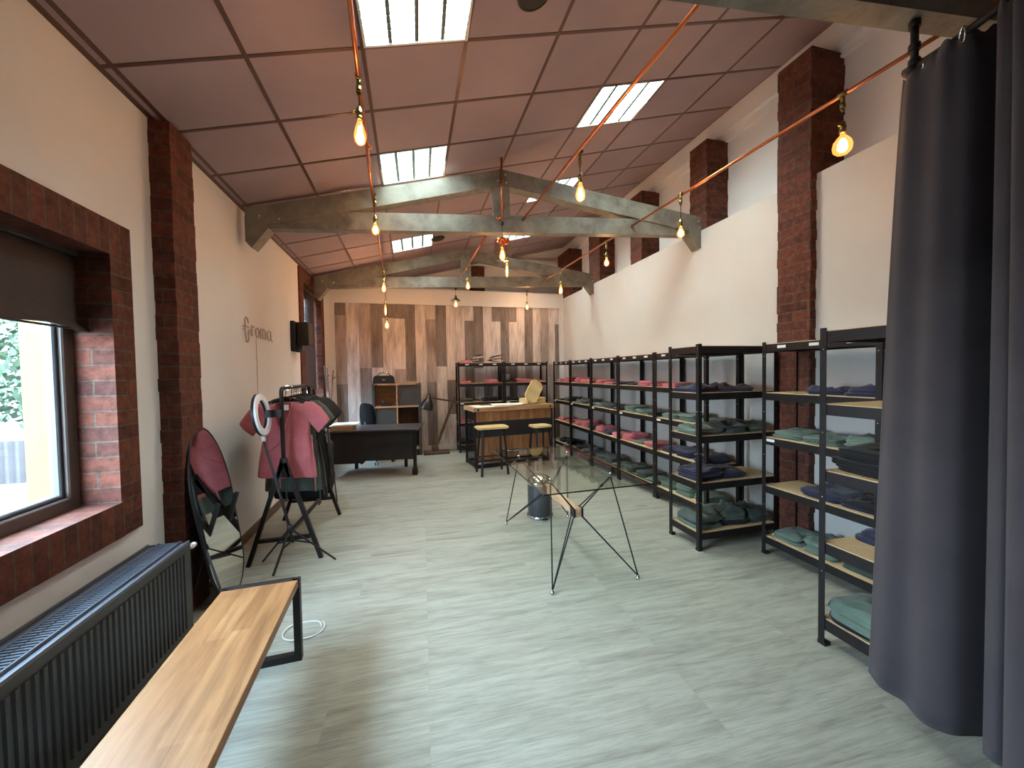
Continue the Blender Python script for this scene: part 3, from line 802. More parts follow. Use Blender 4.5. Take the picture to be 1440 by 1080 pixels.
# third
pile('R3', 1, .18, 'pink', 2, crump=.3); pile('R3', 1, .5, 'pink', 1); pile('R3', 1, .84, 'navy', 1, w=.2)
pile('R3', 2, .18, 'green', 2, crump=.3); pile('R3', 2, .5, 'dark green', 2); pile('R3', 2, .83, 'black', 1)
pile('R3', 3, .18, 'pink', 3, crump=.3); pile('R3', 3, .5, 'navy', 2, crump=.2); pile('R3', 3, .83, 'pink', 2)
pile('R3', 4, .2, 'dark green', 2); pile('R3', 4, .52, 'dark green', 3, crump=.3); pile('R3', 4, .84, 'green', 1)
# fourth
pile('R4', 1, .3, 'navy', 1, w=.22); pile('R4', 1, .62, 'pink', 2); pile('R4', 1, .87, 'pink', 1, w=.2)
pile('R4', 2, .22, 'green', 3); pile('R4', 2, .55, 'green', 2); pile('R4', 2, .85, 'dark green', 2, w=.22)
pile('R4', 3, .16, 'pink', 3, crump=.3); pile('R4', 3, .45, 'green', 1); pile('R4', 3, .78, 'pink', 2)
pile('R4', 4, .2, 'dark green', 3, crump=.3); pile('R4', 4, .52, 'dark green', 2); pile('R4', 4, .84, 'green', 1)
# fifth, behind the end-on rack
pile('R5', 1, .2, 'pink', 2); pile('R5', 1, .5, 'black', 1); pile('R5', 1, .82, 'navy', 1)
pile('R5', 2, .2, 'green', 2); pile('R5', 2, .55, 'green', 3); pile('R5', 2, .85, 'green', 2, w=.22)
pile('R5', 3, .16, 'navy', 2); pile('R5', 3, .5, 'navy', 3, crump=.2); pile('R5', 3, .85, 'navy', 3, w=.22)
pile('R5', 4, .16, 'green', 3, crump=.2); pile('R5', 4, .5, 'green', 4, crump=.3); pile('R5', 4, .84, 'green', 3, w=.22)
# end-on rack
pile('P1', 1, .2, 'navy', 1, w=.3, crump=.7, h=.03); pile('P1', 1, .58, 'navy', 1, w=.36, crump=.7, h=.03)
pile('P1', 2, .2, 'green', 2, w=.3, crump=.5); pile('P1', 2, .53, 'dark green', 2, w=.3, crump=.9, h=.028); pile('P1', 2, .84, 'grey green', 2, w=.24, crump=.9)
pile('P1', 3, .2, 'navy', 3, w=.28, crump=.3); pile('P1', 3, .52, 'navy', 2, w=.28, crump=.3)
pile('P1', 4, .2, 'grey green', 3, w=.3, crump=.5, colors=['green', 'dark green', 'grey green']); pile('P1', 4, .53, 'grey green', 2, w=.3, crump=1.0, h=.045, colors=['black', 'grey green']); pile('P1', 4, .83, 'dark green', 2, w=.24, crump=.9, h=.034)
# pillar rack
pile('W6', 1, .55, 'navy', 1, w=.3, crump=.4); pile('W6', 1, .84, 'navy', 2, w=.24, crump=.5)
pile('W6', 2, .2, 'green', 2, crump=.15); pile('W6', 2, .5, 'green', 2, crump=.15); pile('W6', 2, .82, 'green', 3, crump=.2, colors=['dark green', 'green', 'green'])
pile('W6', 3, .5, 'navy', 2, w=.3, crump=.3); pile('W6', 3, .82, 'navy', 2, w=.26, crump=.6, colors=['navy', 'black'])
pile('W6', 4, .2, 'green', 2, crump=.3); pile('W6', 4, .5, 'green', 3, crump=.4); pile('W6', 4, .82, 'dark green', 2, crump=.4)
# curtain rack (short end faces the aisle)
pile('P2', 2, .29, 'black', 4, w=.37, d=.36, h=.028, what='trousers'); pile('P2', 1, .72, 'navy', 2, w=.36, crump=.3)
pile('P2', 3, .42, 'navy', 2, w=.3, crump=.3); pile('P2', 3, .8, 'navy', 1, w=.28, crump=.3)
pile('P2', 4, .2, 'green', 3, w=.34, d=.35, crump=.5, h=.034, colors=['black', 'green', 'green']); pile('P2', 4, .66, 'green', 3, w=.34, crump=.2)
# back racks
pile('B1', 0, .2, 'pink', 1, crump=.4); pile('B1', 1, .17, 'pink', 1, w=.28, crump=.4); pile('B1', 1, .77, 'pink', 2, crump=.5, w=.3)
pile('B1', 2, .2, 'dark green', 2); pile('B1', 2, .72, 'black', 3, w=.32, d=.34); pile('B1', 3, .16, 'pink', 2, w=.26); pile('B1', 3, .6, 'black', 3, w=.3)
pile('B1', 4, .2, 'black', 3, w=.3); pile('B1', 4, .7, 'black', 2, w=.3)
pile('B2', 1, .17, 'black', 1, crump=.8, w=.26); pile('B2', 1, .5, 'pink', 2, w=.34, crump=.4); pile('B2', 1, .84, 'pink', 1, w=.26)
pile('B2', 2, .2, 'black', 2, crump=.6); pile('B2', 2, .52, 'dark green', 2, crump=.6); pile('B2', 2, .84, 'black', 2, w=.26)
pile('B2', 3, .8, 'black', 2, w=.3); pile('B2', 4, .7, 'dark green', 2, w=.3)
# tangles of hangers on the back rack
for i, (x, l) in enumerate([(1.28, 'clothes hanger in the left tangled heap on the back rack top'), (1.64, 'clothes hanger in the right tangled heap on the back rack top')]):
    rnd = random.Random(i+3)
    for k in range(6):
        a = rnd.uniform(0, PI); tl = rnd.uniform(.1, .55); z = SH[0]+.03+.016*k
        b = MB(); b.tube([(-.17, -.03, 0), (0, .07, .005), (.17, -.03, 0)], .007, 6, True); b.tube([(0, .07, 0), (0, .1, .01), (.02, .125, .02), (.035, .105, .02)], .003, 5)
        c = 'white' if k % 2 else 'black'
        o = b.build('clothes_hanger', M['whiteplastic'] if k % 2 else M['black']); o.location = (x+rnd.uniform(-.05, .05), 7.68+rnd.uniform(-.05, .05), z+.16*math.sin(tl*.5))
        o.rotation_euler = (0, tl*.5, a); tag(o, c+' '+l, 'clothes hanger', c+' hangers, '+('left' if i == 0 else 'right')+' heap on the back rack')

# ------------------------------------------------------------------ curtain
t = thing('curtain', 'floor-length charcoal velvet curtain at the right edge', 'curtain', (2.1, .83, .1))
CK = .92
ctl = [((2.455, 1.41), (2.215, 1.385)), ((2.385, 1.345), (2.165, 1.305)), ((2.388, 1.275), (2.175, 1.225)), ((2.335, 1.20), (2.122, 1.13)), ((2.36, 1.14), (2.165, 1.065)),
       ((2.43, 1.10), (2.235, 1.02)), ((2.47, 1.075), (2.285, .995)), ((2.40, 1.055), (2.22, .98)), ((2.31, 1.02), (2.165, .955)), ((2.30, .985), (2.165, .925)), ((2.36, .955), (2.23, .895)), ((2.38, .935), (2.26, .87)),
       ((2.27, .93), (2.14, .87)), ((2.13, .905), (2.03, .845)), ((2.11, .85), (2.01, .77)), ((2.31, .70), (2.17, .56)), ((2.37, .67), (2.24, .53)), ((2.28, .64), (2.16, .5)), ((2.19, .58), (2.08, .42)), ((2.19, .5), (2.09, .33)), ((2.27, .45), (2.16, .29)), ((2.31, .42), (2.2, .26)), ((2.2, .38), (2.1, .2)), ((2.12, .3), (2.05, .1)), ((2.13, .2), (2.07, 0)), ((2.2, .12), (2.13, -.06))]
ctl = [tuple((x*CK, y*CK) for x, y in c) for c in ctl]
def cr(p, u):
    n = len(p)-1; i = min(int(u*n), n-1); f = u*n-i
    g = lambda k: Vector(p[max(0, min(n, k))])
    a, b_, c, d = g(i-1), g(i), g(i+1), g(i+2)
    return .5*((2*b_)+(c-a)*f+(2*a-5*b_+4*c-d)*f*f+(3*b_-a-3*c+d)*f**3)
P = []; NV = 40; NU = 180
for i in range(NV+1):
    f = i/NV; row = []
    for j in range(NU+1):
        u = j/NU; a = cr([c[0] for c in ctl], u); d = cr([c[1] for c in ctl], u)
        s = f**.8; p = a.lerp(d, s)
        k = noise.noise(Vector((u*14, f*2.2, 0)))*.012*f+.008*math.sin(u*60+f*1.2)
        zt = 2.895 - (.03*math.sin(u*24*PI)**2)
        row.append((p.x+k, p.y+k*.4, zt*(1-f)+.13*f + .006*f*math.sin(u*40)))
    P.append(row)
b = MB(t.location); b.grid(P); o = b.build('cloth', M['curtain'], t)
md = o.modifiers.new('solid', 'SOLIDIFY'); md.thickness = .004
for k in range(7):
    y = 1.2-.15*k; x = 2.195-.04*k
    b = MB(t.location); pts = [(x+.03*math.cos(a)*.3, y+.012*math.cos(a), 2.872+.03*math.sin(a)) for a in [2*PI*q/16 for q in range(16)]]
    b.tube(pts, .004, 6, True); b.build('eyelet', M['chrome'], t)
t = thing('curtain_rail', 'black pipe curtain rail hung from the near truss', 'curtain rail', (2.24, 1.2, 2.88))
b = MB(t.location); b.tube([(2.2, 1.25, 2.885), (2.187, 1.10, 2.885), (2.14, .93, 2.885), (2.0, .45, 2.885), (1.86, .0, 2.885)], .016, 10); b.tube([(2.203, 1.262, 2.885), (2.197, 1.215, 2.885)], .021, 10); b.build('rail', M['black'], t)
b = MB(t.location); b.tube([(2.195, 1.225, 2.885), (2.195, 1.225, 3.09)], .014, 10)
for z in (2.905, 2.97, 3.07): b.tube([(2.195, 1.225, z-.014), (2.195, 1.225, z+.014)], .021, 10)
b.build('hanger_pipe', M['black'], t)

# ------------------------------------------------------------------ bench
t = thing('bench', 'long wooden bench with black steel frame legs by the radiator', 'bench', (-.767, 1.4, 0), R(2))
b = MB(); b.bbox(-.18, .18, -.75, .915, .41, .45, .004); b.build('seat', M['bench'], t)
for y in (-.7, .91):
    b = MB(); w = .035
    b.box(-.185, -.15, y-.02, y+.02, 0, .45); b.box(.15, .185, y-.02, y+.02, 0, .45); b.box(-.15, .15, y-.02, y+.02, 0, w); b.box(-.15, .15, y-.02, y+.02, .41, .452) if y > 0 else b.box(-.15, .15, y-.02, y+.02, .37, .408)
    b.build('leg', M['black'], t)
# radiator
t = thing('radiator', 'long black panel radiator with a top grille under the window', 'radiator', (-1.36, 1.7, .08))
o = t.location; ya, yb = .55, 2.63
b = MB(o); b.bbox(-1.285, -1.27, ya, yb, .08, .6, .004)
y = ya+.05
while y < yb-.04:
    b.prism([(-1.27, y-.012), (-1.263, y-.007), (-1.263, y+.007), (-1.27, y+.012)], .13, .555); y += .0333
b.build('front_panel', M['rad'], t)
b = MB(o); b.bbox(-1.475, -1.46, ya, yb, .08, .6, .004); b.build('rear_panel', M['rad'], t)
b = MB(o); b.box(-1.475, -1.27, yb-.004, yb+.004, .1, .605); b.box(-1.475, -1.27, ya-.004, ya+.004, .1, .605); b.build('side_cover', M['rad'], t)
b = MB(o); b.box(-1.475, -1.27, ya, yb, .597, .6)
for xs in (-1.475, -1.4225, -1.32, -1.278): b.box(xs, xs+.008, ya, yb, .6, .612)
y = ya+.01
while y < yb-.01:
    b.box(-1.415, -1.375, y, y+.009, .6, .61); b.box(-1.37, -1.325, y, y+.009, .6, .61); y += .018
b.build('top_grille', M['radtop_skylit'], t)
b = MB(o); b.tube([(-1.275, yb, .565), (-1.275, yb+.05, .565)], .011, 10); b.tube([(-1.275, yb+.025, .565), (-1.275, yb+.055, .565)], .016, 12); b.build('bleed_valve', M['whiteplastic'], t)
for y in (ya+.3, yb-.3):
    b = MB(o); b.box(-1.54, -1.475, y-.02, y+.02, .2, .5); b.build('wall_bracket', M['rad'], t)
    b = MB(o); b.box(-1.40, -1.36, y-.02, y+.02, 0, .1); b.build('foot', M['rad'], t)
# white cable under the bench end
b = MB((-.63, 2.5, 0)); pts = []
for k in range(30):
    a = k/29*2*PI*1.1; pts.append((-.68+.11*math.cos(a)+.02*k/29, 2.56+.09*math.sin(a), .006+.003*math.sin(3*a)))
b.tube(pts, .0045, 6); tag(b.build('power_cable', M['whiteplastic']), 'thin white cable looped on the floor behind the bench end', 'cable')

# ------------------------------------------------------------------ mirror
t = thing('floor_mirror', 'oval black-framed floor mirror leaning beside the brick pillar', 'mirror', (-1.262, 3.155, 0), R(88))
lean = Matrix.Rotation(R(-8.5), 4, 'X')
def stadium(w, h, r_top, r_bot, n=16):
    pts = []
    for k in range(n+1):
        a = PI*k/n; pts.append((w*math.cos(a), h-r_top+r_top*math.sin(a)))
    for k in range(n+1):
        a = PI+PI*k/n; pts.append((w*.92*math.cos(a), r_bot+r_bot*math.sin(a)))
    return pts
T = lean @ Matrix.Rotation(R(90), 4, 'X')
op = stadium(.245, 1.22, .5, .3)
b = MB(); b.prism([(x*.985, z*.99+.006) for x, z in op], -.002, .004, T); b.build('glass', M['mirror'], t)
b = MB(); b.tube([T @ Vector((x, z, 0)) for x, z in op], .008, 8, True); b.build('frame', M['black'], t)
b = MB(); b.prism([(x*.97, z*.985+.01) for x, z in op], -.016, -.004, T); b.build('backing', M['black'], t)
b = MB(); b.bar((-.13, .02, .7), (-.16, .22, .0), .025); b.bar((.13, .02, .7), (.16, .22, .0), .025); b.bar((-.16, .22, .02), (.16, .22, .02), .02); b.build('easel_leg', M['black'], t)

# ------------------------------------------------------------------ clothes rail, ring light
t = thing('clothes_rail', 'black A-frame clothes rail standing by the left wall', 'clothes rail', (-1.04, 4.05, 0))
o = t.location
def aframe(y, xa, xb, xm):
    b = MB(o)
    b.bar((xa, y, 0), (xm-.012, y, .84), .032); b.bar((xb, y, 0), (xm+.012, y, .84), .032); b.bar((xa+.08, y, .2), (xb-.08, y, .2), .03)
    b.prism([(xm-.05, .72), (xm+.05, .72), (xm+.022, .88), (xm-.022, .88)], -.016, .016, Matrix.Translation((0, y, 0)) @ Matrix.Rotation(R(90), 4, 'X'))
    b.build('end_frame', M['rack'], t)
aframe(3.57, -1.325, -.775, -1.04); aframe(4.62, -1.36, -.80, -1.075)
b = MB(o); pts = [(-1.04, 3.57, .8), (-1.04, 3.57, 1.41)] + [(-1.04-.0005*k, 3.57+.05*(1-math.cos(k/6*PI/2)), 1.41+.05*math.sin(k/6*PI/2)) for k in range(1, 7)] + [(-1.075, 4.57, 1.46)] + [(-1.075, 4.57+.05*math.sin(k/6*PI/2), 1.41+.05*math.cos(k/6*PI/2)) for k in range(1, 7)] + [(-1.075, 4.62, .8)]
b.tube(pts, .0165, 10); b.build('hanging_bar', M['rack'], t)
b = MB(o); b.bar((-1.05, 3.57, .2), (-1.0, 4.62, .2), .028); b.build('base_bar', M['rack'], t)
b = MB(o)
for y in (3.76, 3.8, 3.85): b.tube([(-1.047, y-.008, 1.46), (-1.047, y+.008, 1.46)], .021, 10)
b.build('size_rings', M['chrome'], t)

def tunic(y, x, color, label, w=.3, hem=.655, top=1.335, kind='tunic', seed=0, yaw=0.0, dk=.85):
    t = thing('hanging_'+kind, label, 'garment', (x, y, 1.44), yaw, 'clothes hanging on the rail')
    o = Vector((0, 0, 1.44)); rnd = random.Random(seed)
    H = top-hem; rows = []; N = 36
    prof = [(0, .07, .03), (.018, .1, .036), (.04, .15, .04), (.075, .195, .045), (.12, .205, .05), (.2, .2, .055), (.3, .19, .06), (.42, .185, .06), (.5, .185, .06), (.62, .2, .062), (.8, .218, .06), (.95, .228, .057), (1, .23, .055)]
    prof = [(f, hw, hd*dk) for f, hw, hd in prof]
    for f, hw, hd in prof:
        z = top-f*H; row = []
        for k in range(N):
            a = 2*PI*k/N; c, s = math.cos(a), math.sin(a)
            xx_ = math.copysign(abs(c)**.8, c)*hw*w/.3; yy = math.copysign(abs(s)**.9, s)*hd
            wr = .012*dk*f*math.sin(a*7+seed+f*2)+.008*noise.noise(Vector((xx_*9, f*5, seed)))
            row.append((xx_, yy+wr, z-(.02*c*f if f > .9 else 0)))
        rows.append(row)
    b = MB(o); b.grid(rows, True, None, True)
    for sg in (-1, 1):
        sl = []
        for f, (dx, dz, r1, r2) in enumerate([(.12, -.04, .055, .04), (.17, -.06, .075, .045), (.225, -.115, .08, .045), (.275, -.185, .078, .045), (.3, -.225, .075, .045)]):
            row = []
            ax = Vector((sg*.75, 0, -.66)); pe = Vector((sg*.66, 0, .75))
            for k in range(14):
                a = 2*PI*k/14
                p = Vector((sg*dx*w/.3, 0, top+dz))+pe*(r1*math.cos(a))+Vector((0, 1, 0))*(r2*dk*math.sin(a)+.004*math.sin(4*a+f))
                row.append(p)
            sl.append(row)
        b.grid(sl, True, None, True)
    g = b.build('cloth', GAR[color], t)
    if kind == 'tunic':
        def yf(x_, z):   # front surface
            f = (top-z)/H
            for (f0, h0, d0), (f1, h1, d1) in zip(prof, prof[1:]):
                if f0 <= f <= f1:
                    q = (f-f0)/(f1-f0); hw = (h0+(h1-h0)*q)*w/.3; hd = d0+(d1-d0)*q; break
            c = min(.999, abs(x_)/hw)**(1/.8)
            return -hd*(1-c*c)**.45-.013
        vt = top-.235
        b = MB(o); P = []
        for i in range(9):
            z = top-.005-(top-.005-vt)*i/8; hw_ = .062*(1-i/8)+.001
            P.append([(-.005+hw_*q, yf(hw_*q, z), z) for q in (-1, -.5, 0, .5, 1)])
        b.grid(P); b.build('neck_shade', M['pink_shade'] if color == 'pink' else M['dark'], t)  # dark patch laid on the front, painting the shade inside the neck
        b = MB(o); P = []
        for sg in (-1, 1):
            pts = [(-.005+sg*(.064*(1-i/8)+.001), yf(.064*(1-i/8), top-.005-(top-.005-vt)*i/8)-.002, top-.005-(top-.005-vt)*i/8) for i in range(9)]
            b.tube(pts, .006, 6)
        b.tube([(-.005, yf(0, vt)-.002, vt), (-.06, yf(-.06, vt-.12)-.002, vt-.12), (-.16, yf(-.15, vt-.2)-.002, vt-.2)], .003, 5)
        b.tube([(q, yf(q, top-.42*H)-.001, top-.42*H) for q in [-.18+.36*i/12 for i in range(13)]], .0025, 5)
        b.build('piping', GAR[color], t)
        b = MB(o); z = top-.03; b.box(-.03, .035, yf(0, z)-.006, yf(0, z)-.003, z-.035, z+.012); b.build('neck_label', M['label'], t)
        b = MB(o)
        b.tube([(.2, -.02, top-.45*H), (.215, -.03, top-.9*H), (.22, -.03, hem-.14)], .005, 5); b.tube([(-.05, -.065, hem+.02), (-.045, -.06, hem-.08)], .006, 5)
        b.build('tie_strings', GAR[color], t)
    b = MB(o); b.tube([(-.17, 0, top-.02), (-.09, 0, top+.02), (0, 0, top+.045), (.09, 0, top+.02), (.17, 0, top-.02)], .008, 8)
    b.tube([(0, 0, top+.04), (0, 0, top+.085)] + [(0+.0*k, .02-.02*math.cos(k/8*PI*1.3), top+.085+.03*math.sin(k/8*PI*1.3)+.012) for k in range(1, 9)], .0025, 6)
    b.build('hanger', M['black'], t)
    return t
tunic(3.73, -1.055, 'pink', 'coral pink wrap tunic hanging foremost on the clothes rail', hem=.68, seed=1, yaw=R(3))
tunic(3.88, -1.05, 'grey green', 'grey-green tunic hanging right behind the pink one', hem=.52, seed=2, w=.31, yaw=R(2))
for i, y in enumerate((3.98, 4.07, 4.16, 4.25, 4.34, 4.43)):
    tunic(y, -1.055-.004*i, 'black', ['first', 'second', 'third', 'fourth', 'fifth', 'last'][i]+' black garment behind the green tunic on the rail', hem=(.44, .5, .36, .48, .42, .5)[i], kind='jacket', seed=5+i, w=.31, dk=.62)

t = thing('suitcase', 'black wheeled case standing behind the clothes rail', 'suitcase', (-1.24, 5.6, 0))
b = MB(); b.bbox(-.2, .2, -.12, .12, .05, .68, .03); b.build('shell', M['speakercloth'], t)
b = MB(); b.tube([(-.08, 0, .67), (-.08, 0, .71), (.08, 0, .71), (.08, 0, .67)], .01, 6); b.build('handle', M['black'], t)
for x in (-.16, .16):
    for y in (-.09, .09):
        b = MB(); b.tube([(x-.012, y, .026), (x+.012, y, .026)], .026, 12); b.box(x-.02, x+.02, y-.014, y+.014, .035, .055); b.build('caster', M['black'], t)
t = thing('light_stand', 'slim grey folded tripod stand behind the clothes rail', 'tripod', (-1.0, 5.15, 0))
for px_, py_ in ((.09, -.05), (-.1, -.12), (-.02, .14)):
    b = MB(); b.tube([(0, 0, .95), (px_, py_, 0)], [.009, .007], 6); b.build('leg', M['binbody'], t)
b = MB(); b.tube([(0, 0, .9), (0, 0, 1.05)], .012, 8); b.build('head', M['black'], t)

t = thing('ring_light', 'white ring light on a leaning black tripod before the rail', 'ring light', (-1.02, 3.5, 0))
o = t.location
hub = Vector((-.985, 3.48, .315)); head = Vector((-1.135, 3.43, 1.07))
b = MB(o); b.tube([hub-Vector((-.02, 0, .12)), hub, head], [.01, .012, .010], 8); b.build('pole', M['black'], t)
for p in ((-.645, 3.48, .008), (-1.235, 3.62, .008), (-1.07, 3.325, .008)):
    p = Vector(p); b = MB(o); b.bar(hub, p, .016, .01); mid = hub.lerp(p, .45); b.bar(hub-Vector((-.015, 0, .1)), mid, .01); b.build('tripod_leg', M['black'], t)
b = MB(o); b.lathe([(0, .03), (.02, .025), (.022, -.02), (0, -.025)], 10, tuple(hub)); b.build('hub', M['black'], t)
c = Vector((-1.138, 3.42, 1.262)); rt = Matrix.Translation(c) @ Matrix.Rotation(R(91), 4, 'Z') @ Matrix.Rotation(R(84), 4, 'X')
def ring(r0, r1, z0, z1, n=36):
    b = MB(o); b.lathe([(r0, z0), (r1, z0), (r1, z1), (r0, z1), (r0, z0)], n, (0, 0, 0), rt, False); return b
ring(.116, .164, .0, .014).build('diffuser', M['ringwhite'], t); ring(.113, .167, -.018, -.0005).build('housing', M['black'], t)
b = MB(o); b.tube([tuple(head), (-1.137, 3.425, 1.09)], .014, 8); b.lathe([(0, .02), (.016, .018), (.016, -.02), (0, -.022)], 10, tuple(head)); b.build('clamp', M['whiteplastic'], t)
b = MB(o); b.box(-.02, .09, -.012, .012, -.01, .05, Matrix.Translation(c+Vector((.03, .06, -.02)))); b.build('phone_holder', M['black'], t)

# neon sign
t = thing('neon_sign', 'small unlit neon lettering sign on the left wall', 'sign', (XL+.02, 4.6, 2.02))
o = t.location
b = MB(o)
def stroke(pts): b.tube([(XL+.022, 4.2+u*.80, 1.90+v*.245) for u, v in pts], .006, 6)
stroke([(.16, .78), (.14, .95), (.09, 1.0), (.06, .85), (.06, .4), (.09, .05), (.13, 0), (.16, .1), (.15, .4), (.18, .5)]); stroke([(0, .6), (.12, .62), (.17, .6)])
stroke([(.24, .3), (.26, .65), (.27, .72), (.32, .66), (.36, .7)]); stroke([(.27, .6), (.27, .28)])
stroke([(.45, .7), (.39, .62), (.38, .4), (.43, .27), (.49, .32), (.5, .55), (.45, .7)])
stroke([(.55, .25), (.55, .68), (.6, .72), (.63, .62), (.63, .25)]); stroke([(.63, .6), (.68, .72), (.72, .62), (.72, .25)])
stroke([(.94, .66), (.86, .72), (.79, .6), (.79, .35), (.85, .25), (.92, .36), (.94, .66)]); stroke([(.94, .7), (.94, .32), (1.0, .24)])
b.build('tubing', M['neonback'], t)
b = MB(o)
for u, v in ((.06, .5), (.27, .5), (.5, .5), (.63, .45), (.94, .5), (.13, .03)): b.tube([(XL, 4.2+u*.8, 1.9+v*.245), (XL+.02, 4.2+u*.8, 1.9+v*.245)], .005, 6)
b.build('standoffs', M['whiteplastic'], t)
b = MB(o); b.tube([(XL+.006, 4.56, 1.96), (XL+.006, 4.56, .9)], .0025, 5); b.build('cable', M['neonback'], t)

# wall speaker
t = thing('wall_speaker', 'black speaker on a bracket high on the left wall', 'speaker', (XL, 5.9, 2.1))
o = t.location
b = MB(o); b.bbox(XL, XL+.05, 5.78, 6.1, 1.9, 2.31, .006); b.build('mounting_plate', M['speakercloth'], t)
b = MB(o); b.bbox(XL+.05, XL+.21, 5.85, 6.08, 1.99, 2.3, .01); b.build('cabinet', M['black'], t)
b = MB(o); b.bbox(XL+.05, XL+.12, 5.88, 6.0, 1.92, 1.985, .004); b.build('bracket', M['binbody'], t)

# ------------------------------------------------------------------ glass table
t = thing('glass_table', 'rectangular glass table on a black wire-rod frame', 'table', (1.265, 3.15, 0), R(.5))
b = MB(); b.bbox(-.43, .43, -.745, .79, .733, .745, .003); b.build('glass_top', M['tabletop'], t)
b = MB(); w, ya, yb = .4303, -.7453, .7903
for q in ((-w-.001, -w+.001, ya, yb), (w-.001, w+.001, ya, yb), (-w, w, ya-.001, ya+.001), (-w, w, yb-.001, yb+.001)): b.box(*q, .7345, .7435)
b.build('glass_edge', M['glassedge'], t)
b = MB(); b.bbox(-.03, .03, -.36, .36, .395, .475, .012); b.build('beam', M['beech'], t)
rr = .0055
for sx in (-1, 1):
    for sy in (-1, 1):
        k = Vector((sx*.255, sy*.43+.02, .72)); f = Vector((sx*.342, sy*.65, .025)); e0 = Vector((sx*.038, sy*.345, .47)); e1 = Vector((sx*.038, sy*.30, .47)); l0 = Vector((sx*.038, sy*.345, .40)); l1 = Vector((sx*.038, sy*.30, .40))
        b = MB(); b.tube([k, f], rr, 8); b.tube([k, e0, l0, f], rr, 8); b.tube([k, e1, l1, f], rr*.9, 8)
        b.box(min(sx*.03, sx*.04), max(sx*.03, sx*.04), sy*.322-.04, sy*.322+.04, .4, .47)
        lg = b.build('leg', M['black'], t)
        b = MB(); b.lathe([(0, .0), (.016, 0), (.017, .012), (.012, .018), (.008, .03), (.0, .03)], 12, (f.x, f.y, 0)); b.build('foot', M['chrome'], lg)
        b = MB(); b.lathe([(0, .733), (.016, .733), (.016, .722), (.008, .716), (0, .716)], 12, (k.x, k.y, 0)); b.lathe([(.012, .745), (.012, .75), (0, .752)], 12, (k.x, k.y, 0)); b.build('glass_clamp', M['chrome'], lg)
# pedal bin
t = thing('pedal_bin', 'dark grey cylindrical bin with a chrome dome lid behind the glass table', 'bin', (1.33, 3.93, 0))
b = MB(); b.lathe([(0, .02), (.13, .02), (.132, .03), (.132, .36), (.128, .37)], 28); b.build('body', M['binbody'], t)
b = MB(); b.lathe([(0, 0), (.142, 0), (.146, .012), (.138, .024), (.13, .026)], 28); b.build('base_ring', M['chrome'], t)
b = MB(); b.lathe([(.134, .355), (.136, .37), (.13, .385), (.115, .415), (.085, .44), (.045, .452), (0, .456)], 28); b.build('lid', M['chrome'], t)
b = MB(); b.box(-.03, .03, -.175, -.13, .012, .024); b.build('pedal', M['black'], t)

# ------------------------------------------------------------------ desk area
t = thing('desk', 'black office desk with modesty panel near the plank wall', 'desk', (.105, 6.06, 0), R(-8))
b = MB(); b.bbox(-1.4, 0, 0, .72, .695, .72, .004); b.build('desktop', M['desktop'], t)
b = MB(); b.bbox(-1.36, -.06, .07, .09, .24, .695, .003); b.build('modesty_panel', M['desk'], t)
for x in (-.075, -1.32):
    b = MB(); b.bbox(x-.03, x+.03, .02, .66, .66, .695, .004); b.bbox(x-.025, x+.025, .04, .1, .1, .67, .006); q = -.22 if x > -.5 else .22; b.bbox(x+q-.025, x+q+.025, .58, .64, 0, .67, .006); b.bbox(min(x, x+q), max(x, x+q), .58, .64, .66, .695, .004)
    lg = b.build('leg', M['black'], t)
    for y in (.07,):
        b = MB(); b.lathe([(0, 0), (.055, 0), (.06, .02), (.058, .07), (.045, .125), (.03, .135), (0, .135)], 4, (0, 0, 0), Matrix.Translation((x+(q if y > .3 else 0), y-.01, 0)) @ Matrix.Rotation(R(45), 4, 'Z'), False); b.build('foot', M['black'], lg)
b = MB(); b.bbox(-1.3, -.85, .1, .6, .2, .69, .004); b.build('pedestal', M['desk'], t)
t = thing('document_box', 'flat cardboard box on the left end of the desk', 'box', (-1.02, 6.38, .7205), R(-8))
b = MB(); b.bbox(-.16, .16, -.12, .12, 0, .07, .002); b.build('carton', M['card'], t)
for k in range(4):
    b = MB((-1.02, 6.4, .7925+.006*k)); b.bbox(-1.2+.015*k, -.84+.012*k, 6.26, 6.55, .7925+.006*k, .7975+.006*k, .001)
    o = tag(b.build('paper_stack', M['paper']), ['lowest', 'second', 'third', 'topmost'][k]+' white paper bundle lying on the desk carton', 'paper', 'papers on the desk carton')

t = thing('office_chair', 'black office chair pushed behind the desk', 'chair', (-.60, 7.24, 0), R(-40))
b = MB(); P = []
for i in range(9):
    z = .62+.46*i/8; hw = .19*(1-.0*i)*(.86+.14*math.sin(PI*min(1, i/7)))
    if i == 8: hw *= .8
    P.append([(hw*q, -.21-.05*(1-q*q)-.03*i/8, z-(.02*q*q if i == 8 else 0)) for q in (-1, -.75, -.4, 0, .4, .75, 1)])
b.grid(P); o = b.build('backrest', M['mesh'], t); md = o.modifiers.new('s', 'SOLIDIFY'); md.thickness = .045; md = o.modifiers.new('b', 'SUBSURF'); md.levels = md.render_levels = 1
b = MB(); b.bbox(-.24, .24, -.22, .24, .42, .5, .03); b.build('seat', M['mesh'], t)
b = MB(); b.tube([(0, 0, .1), (0, 0, .42)], .025, 10); b.tube([(0, -.2, .45), (0, -.26, .5), (0, -.26, .75)], .02, 8); b.build('column', M['black'], t)
